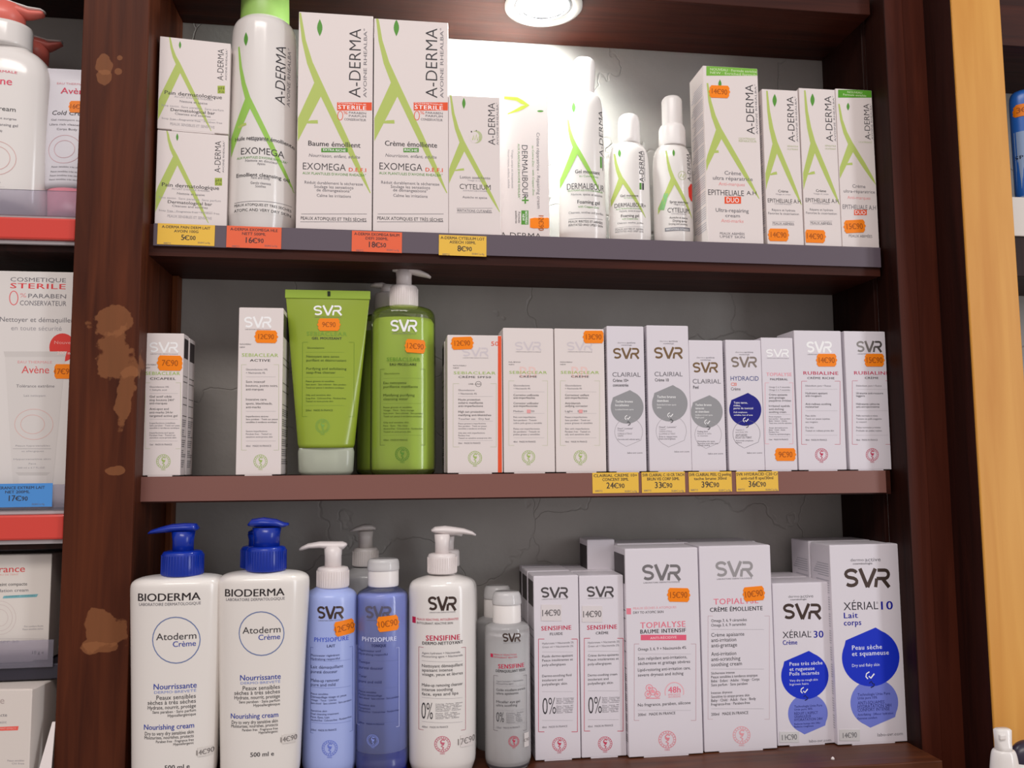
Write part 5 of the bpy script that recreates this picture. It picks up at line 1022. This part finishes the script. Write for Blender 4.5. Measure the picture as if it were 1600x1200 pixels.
# ================================================================ left cabinet goods
A1 = (0, 0, 4); A6 = (0, 280, 3.529); A7 = (0, 600, 4); A8 = (0, 850, 3.43)
ZA = lambda X: ZL1+.0004; ZB2 = lambda X: ZL2+.0004; ZC = lambda X: ZL3+.0004; ZD = lambda X: ZL4+.0004
SALM = mat('#e8776a', .35, name='salmon_plastic'); AV = '#e0506a'
def avA(p):
    p.T('EAU THERMALE', 105, 452, 16, AV, .2, 'r', ln=260); p.T('Avène', 75, 510, 50, AV, .6, 'r', ln=200, fine=True); p.T('Cold Cream', 96, 684, 30, 'k', .2, 'r', ln=250)
    p.T('Gel nettoyant surgras', 100, 744, 14, 'g', 0, 'r', ln=230); p.T('Ultra rich cleansing gel', 108, 784, 18, 'g', 0, 'r', ln=260); p.T('Corps Body', 18, 820, 14, 'g', 0, 'r', ln=90)
    for q in (1, .7): p.ell(-20, 990, 118*q, 105*q, '#dba8a4', wd=3)
    p.T('Peaux sensibles', 5, 1140, 14, 'g', 0, 'r', ln=120); p.hl(-100, 30, 1170)
def abot(label, xc, Y, hw, top, beak, collar, stem, draw=None, n=2.6):
    r, pr = simple_bottle(label, 'bottle', 'body_wash_pump_bottle', xc, 220, Y, ZA,
       [(338, hw-4), (334, hw), (250, hw), (top+48, hw-1), (top+26, hw-7), (top+12, hw-18), (top+4, hw-32), (top, hw-36), (top-3, hw-40)], .55, WHITEP, A1, draw, n=n, yf=.95, group='salmon pumped bottles')
    return r
r = abot('large white bottle with salmon pump at the upper left edge', -4, .016, 76, 78, None, None, None, avA)
mb = MB(); kk = mpp(.016); x0 = 0; za, zb1, zc = zof(r, -4, 80), zof(r, -4, 44), zof(r, -4, 12)
mb.lathe(sq([(za, 42*kk, 34*kk), (zb1, 42*kk, 34*kk), (zb1+.001, 38*kk, 30*kk)], 1), WHITEP, 0); mb.build('neck_ring', r)
mb = MB(); mb.lathe([(zb1-.001, 30*kk, 26*kk), (zc, 31*kk, 26*kk)], SALM, 0); mb.build('pump_collar', r)
mb = MB(); pts = local_path(r, [(-34, 14), (-20, 12), (5, 13), (28, 20), (48, 24), (66, 23), (69, 22)]); mb.sweep(pts, [(.008, .003), (.012, .005), (.014, .006), (.010, .005), (.006, .0032), (.004, .0024), (.003, .0015)], SALM)
pts = local_path(r, [(-36, 7), (-20, 5), (5, 6), (28, 13), (48, 17), (66, 18), (70, 20)]); mb.sweep(pts, [(.009, .001), (.0125, .002), (.014, .002), (.010, .0018), (.0065, .0015), (.0045, .001), (.003, .001)], WHITEP); mb.build('pump_head', r)
r = abot('white bottle with salmon pump behind the large one at upper left', 50, .058, 50, 100, None, None, None, None)
mb = MB(); kk = mpp(.058); za, zc = zof(r, 50, 102), zof(r, 50, 66); mb.lathe([(za-.002, 18*kk, 16*kk), (zc, 19*kk, 16*kk)], SALM); mb.build('pump_collar', r)
mb = MB(); pts = local_path(r, [(34, 68), (48, 68), (62, 71), (78, 74), (90, 71), (97, 69)]); mb.sweep(pts, [(.006, .003), (.009, .0046), (.009, .005), (.006, .0035), (.004, .002), (.003, .0015)], SALM)
pts = local_path(r, [(34, 60), (48, 60), (62, 64), (78, 67), (90, 66), (97, 66)]); mb.sweep(pts, [(.006, .001), (.009, .0014), (.009, .0014), (.006, .001), (.004, .001), (.003, .001)], WHITEP); mb.build('pump_head', r)
def tubeA():
    r = bottle_root('pale cream tube with orange sticker half hidden by the scuffed post', 'tube', 112, 220, .012, ZA, 'cream_tube')
    pf = prof_px(r, 112, [(300, 33, .62), (290, 35, .6), (240, 38, .45), (180, 41, .25), (130, 43, .1), (109, 43.5, .03)], .3, None)
    mb = MB(); mb.lathe(pf, mat('#e2dfe6', .35, name='pale_tube')); pr = Pr(r, -.006, surf_of(pf), A1, mb)
    pr.T('EAU THERMALE', 345, 508, 14, '#e8a0a8', .1, ln=190); pr.T('Avène', 372, 556, 42, AV, .8, ln=180, fine=True); pr.T('Cold Cream', 322, 700, 30, 'k', .2, ln=240, sh=.15)
    pr.T('Gel nettoyant surgras', 315, 745, 12, 'g', ln=240); pr.T('Ultra rich cleansing gel', 305, 775, 14, 'g', ln=260); pr.T('Corps Body', 356, 808, 14, 'g', ln=130)
    for q in (1, .62): pr.ell(410, 940, 105*q, 90*q, '#d8aab0', wd=3)
    for i, y in enumerate((1050, 1080, 1105, 1130)): pr.T('Peaux sensibles très sèches', 330-i*5, y, 11, 'g', ln=200)
    mb.build('tube_body', r); sticker(r, pr, 486, 664, 122, 76, '16€90')
    mb = MB(); z = pf[0][0]; mb.lathe([(0, 27*mpp(.012), 20*mpp(.012)), (.002, 29*mpp(.012), 21*mpp(.012)), (z-.0002, 31*mpp(.012), 21*mpp(.012))], mat('#e08a9a', .35, name='pink_cap')); mb.build('cap', r)
tubeA()
def ster(p):
    p.T('COSMETIQUE', 58, 552, 24, 'g', .3, ln=308); p.T('STERILE', 58, 587, 30, '#e0484c', 1.8, ln=306); p.ell(76, 655, 23, 38, '#e86a6c', wd=5); p.T('%', 110, 640, 24, '#e8a0a0', .2, ln=36)
    p.T('PARABEN', 156, 643, 24, 'g', .2, ln=210); p.T('CONSERVATEUR', 110, 682, 28, 'g', .2, ln=258)
    p.T('Nettoyer et démaquiller', 0, 772, 28, 'g', -.3, ln=410, fine=True); p.T('en toute sécurité', 62, 820, 26, 'l', -.3, ln=280, fine=True)
    p.ell(345, 928, 73, 78, '#e0443c', lay=1); p.T('Nouveau', 300, 900, 18, '#f0a8a0', .3, ln=120); p.T('200 ml', 314, 958, 18, '#f8d8d0', .8, ln=90)
    def Z(x, y): return (x*3.529/4, (y/4+600-280)*3.529)
    p.poly([(20, 950), (370, 950), (360, 980), (28, 980)], '#d2ccc8', 1); p.poly([(28, 980), (360, 980), (285, 1570+170), (75, 1570+170)], '#dcd6d2', 1)
    p.poly([Z(95, 552), Z(318, 552), Z(290, 572), Z(118, 572)], '#cfc9c5', 2); p.poly([Z(118, 572), Z(290, 572), Z(290, 640), Z(118, 640)], '#e2dcd8', 2)
    p.T('EAU THERMALE', 98, 1008, 15, '#e8a0a0', .2, ln=190, lay=3); p.T('Avène', 120, 1050, 42, '#dc6060', .4, ln=152, lay=3, fine=True); p.T('Tolérance extrême', 90, 1140, 17, 'g', .2, ln=212, lay=3); p.T('Lait nettoyant', 132, 1193, 12, 'l', ln=120, lay=3)
    for q, dx in ((1, 0), (.62, -8)): a, b = Z(212+dx, 252); p.ell(a, b, 106*q, 84*q, '#e4b4ac', wd=2.5, lay=3)
    for y, x0, x1, t in ((386, 98, 315, 'Peaux hypersensibles'), (420, 135, 275, 'et allergiques'), (470, 85, 320, 'Hypersensitive skin'), (498, 180, 225, 'Face'), (524, 110, 285, '200 ml e 6.7 FL.OZ.')): a, b = Z(x0, y); p.T(t, a, b, 9, 'l', ln=(x1-x0)*.88, lay=3)
    a, b = Z(80, 404); p.stroke([(a, b), Z(320, 404)], 2, 'l', 3)
carton('large white carton picturing a cream tube, on the left cabinet middle shelf', -40, 114, 424, ZB2, A6, Y=.0, dep=.05, draw=ster, m=mat('#e2dcd8', .5), yb=757, st=((352, 1060, 112, 80, '17€90', {}),))
def comp(p):
    p.T('Tolerance', 134, 132, 36, '#dc5858', .8, 'r', ln=260, fine=True); p.T('EAU DE TEINT', 100, 163, 9, '#e8a8a0', .2, 'r', ln=110); p.T('Crème de teint compacte', 146, 213, 18, 'k', .3, 'r', ln=270); p.T('Foundation cream', 152, 246, 17, 'g', 0, 'r', ln=220)
    p.poly([(20, 278), (205, 268), (196, 284), (14, 292)], '#7fb8c0'); p.T('CONFORT · CONFORT', 30, 281, 8, '#4f8890', .3, ln=158)
    for q in (1, .78, .5): p.ell(0, 395, 85*q, 90*q, '#d9c8c4', wd=2.5)
    p.T('Fini confort fluide', 130, 442, 9, 'l', ln=102); p.T('Peaux sensibles sèches', 122, 457, 9, 'l', ln=110); p.hl(-60, 240, 508); p.T('SPF 30', 0, 525, 12, 'l', ln=100); p.hl(-60, 255, 572); p.T('10 g e', 235, 580, 16, 'k', .3, 'r', ln=62)
carton('square white compact carton on dark navy shelf at the left edge', -40, 78, 867, ZC, A8, Y=.004, dep=.03, draw=comp, m=mat('#e6ded6', .5), yb=1030)
def low(p):
    p.T('Avène', 24, 838, 34, '#b8a8a4', .2, 'r', ln=140, fine=True); p.T('Crème compacte', 38, 916, 16, 'g', .2, 'r', ln=200); p.T('Fond de teint', 36, 954, 14, 'l', 0, 'r', ln=130); p.poly([(-40, 982), (100, 976), (96, 998), (-40, 1002)], '#f0685c'); p.T('MAT EFFECT', 0, 989, 9, '#f8b0a8', .4, ln=86)
    p.T('Peaux sensibles', 130, 1160, 9, 'l', 0, 'r', ln=90); p.T('Oil free', 130, 1176, 9, 'l', 0, 'r', ln=66)
carton('white carton with red bar on the lowest shelf at the left edge', -60, 47, 1078, ZD, A8, Y=-.024, dep=.05, rot=math.radians(-8), draw=low, m=mat('#e0d6ce', .5), yb=1240)
# white paper strip leaning at the lower left
p1, p2 = at(84, 1128, -.02), at(64, 1236, -.028); k = mpp(-.02)
p2.z = max(p2.z, ZL4+.0002)
mb = MB(); w0 = 2*k; w1 = 11*k; mb.add([(p1.x-w0, p1.y, p1.z), (p1.x+w0, p1.y, p1.z), (p2.x+w1, p2.y, p2.z), (p2.x-w1, p2.y, p2.z), (p1.x-w0, p1.y+.0008, p1.z), (p1.x+w0, p1.y+.0008, p1.z), (p2.x+w1, p2.y+.0008, p2.z), (p2.x-w1, p2.y+.0008, p2.z)], [[0, 1, 2, 3], [4, 5, 6, 7], [0, 1, 5, 4], [1, 2, 6, 5], [2, 3, 7, 6], [3, 0, 4, 7]], CARD)
tag(mb.build('paper_strip'), 'white paper strip leaning at the lower left beside the post', 'paper')
# ================================================================ right edge
ZR = lambda X: zz(1595, 312, 0)+.0004
r, pr = simple_bottle('blue bottle with orange sticker at the upper right edge', 'bottle', 'blue_bottle', 1620, 230, .03, ZR,
    [(311, 42), (306, 46), (250, 46), (160, 46), (150, 43), (145, 34), (142, 20)], .5, mat('#2c6cc8', .3, name='bright_blue_plastic'), (1350, 0, 2),
    lambda p: (p.rect(462, 405, 560, 610, '#9db4d8', 1), p.T('ROSPE', 470, 484, 10, '#1c2440', 1.2, ln=44)), n=2.0)
sticker(r, pr, 506, 340, 46, 38, '13€90')
# foreground, lower right, on the counter in front of the cabinet
YFG = -.085
tp = at(1566, 1138, YFG); zc0 = tp.z-.085
mb = MB(); mb.box((xm2, YFG-.06, zc0-.02), (xp2+.5, YP-.0005, zc0), W_PINE, .001); tag(mb.build('counter_ledge'), 'pale wooden ledge below the pine board, under the white nozzle bottle', 'ledge')
kk = mpp(YFG); r = empty('nozzle_bottle', (tp.x, YFG, zc0), 0, 'white bottle with twist nozzle in front of the pine board, lower right', 'bottle')
zs = at(1566, 1172, YFG).z-zc0; H = .085
mb = MB(); mb.lathe(sq([(0, 22*kk, 17*kk), (.003, 25*kk, 19*kk), (zs-.018, 25*kk, 19*kk), (zs-.004, 21*kk, 17*kk), (zs, 18*kk, 15*kk), (zs+.0004, 14*kk, 13*kk)], 2), WHITEP); mb.build('bottle_body', r)
mb = MB(); mb.lathe([(zs, 12.5*kk, 11*kk), (zs+.003, 12*kk, 11*kk), (zs+.006, 13.5*kk, 8*kk), (H-.001, 14*kk, 9*kk), (H, 11*kk, 7*kk)], WHITEP, 0, n=3); mb.box((-13*kk, -11.5*kk, zs+.009), (-2*kk, -6*kk, H-.003), WHITEP, .0008); mb.build('twist_nozzle', r)
r = empty('dark_jar', (at(1606, 1180, -.075).x, -.075, zc0), 0, 'dark rounded jar with white band at the lower right corner', 'jar')
zj = at(1606, 1156, -.075).z-zc0; kk = mpp(-.075)
mb = MB(); R = 32*kk; mb.lathe([(0, R*.9, R*.6), (.003, R, R*.62)]+[(zj-R+R*math.sin(a)*1.0, R*math.cos(a)+.0002, R*.62*math.cos(a)+.0002) for a in [i*math.pi/20 for i in range(0, 11)]], mat('#2c2438', .3, name='dark_aubergine')); o = mb.build('jar_body', r)
mb = MB(); zt_ = at(1606, 1189, -.075).z-zc0; mb.lathe([(zt_-.02, R*1.01, R*.64), (zt_, R*1.01, R*.64)], WHITEP); mb.build('white_band', r)
# small white fleck on the bottom board
f = at(1301, 1181, -.03); mb = MB(); mb.lathe([(0, .0016, .001), (.0012, .0014, .0008), (.0022, .0004, .0004)], CARD, seg=10); o = mb.build('paper_scrap'); o.location = (f.x, -.03, _z3); tag(o, 'tiny white paper scrap on the bottom board edge below the drop cartons', 'scrap')
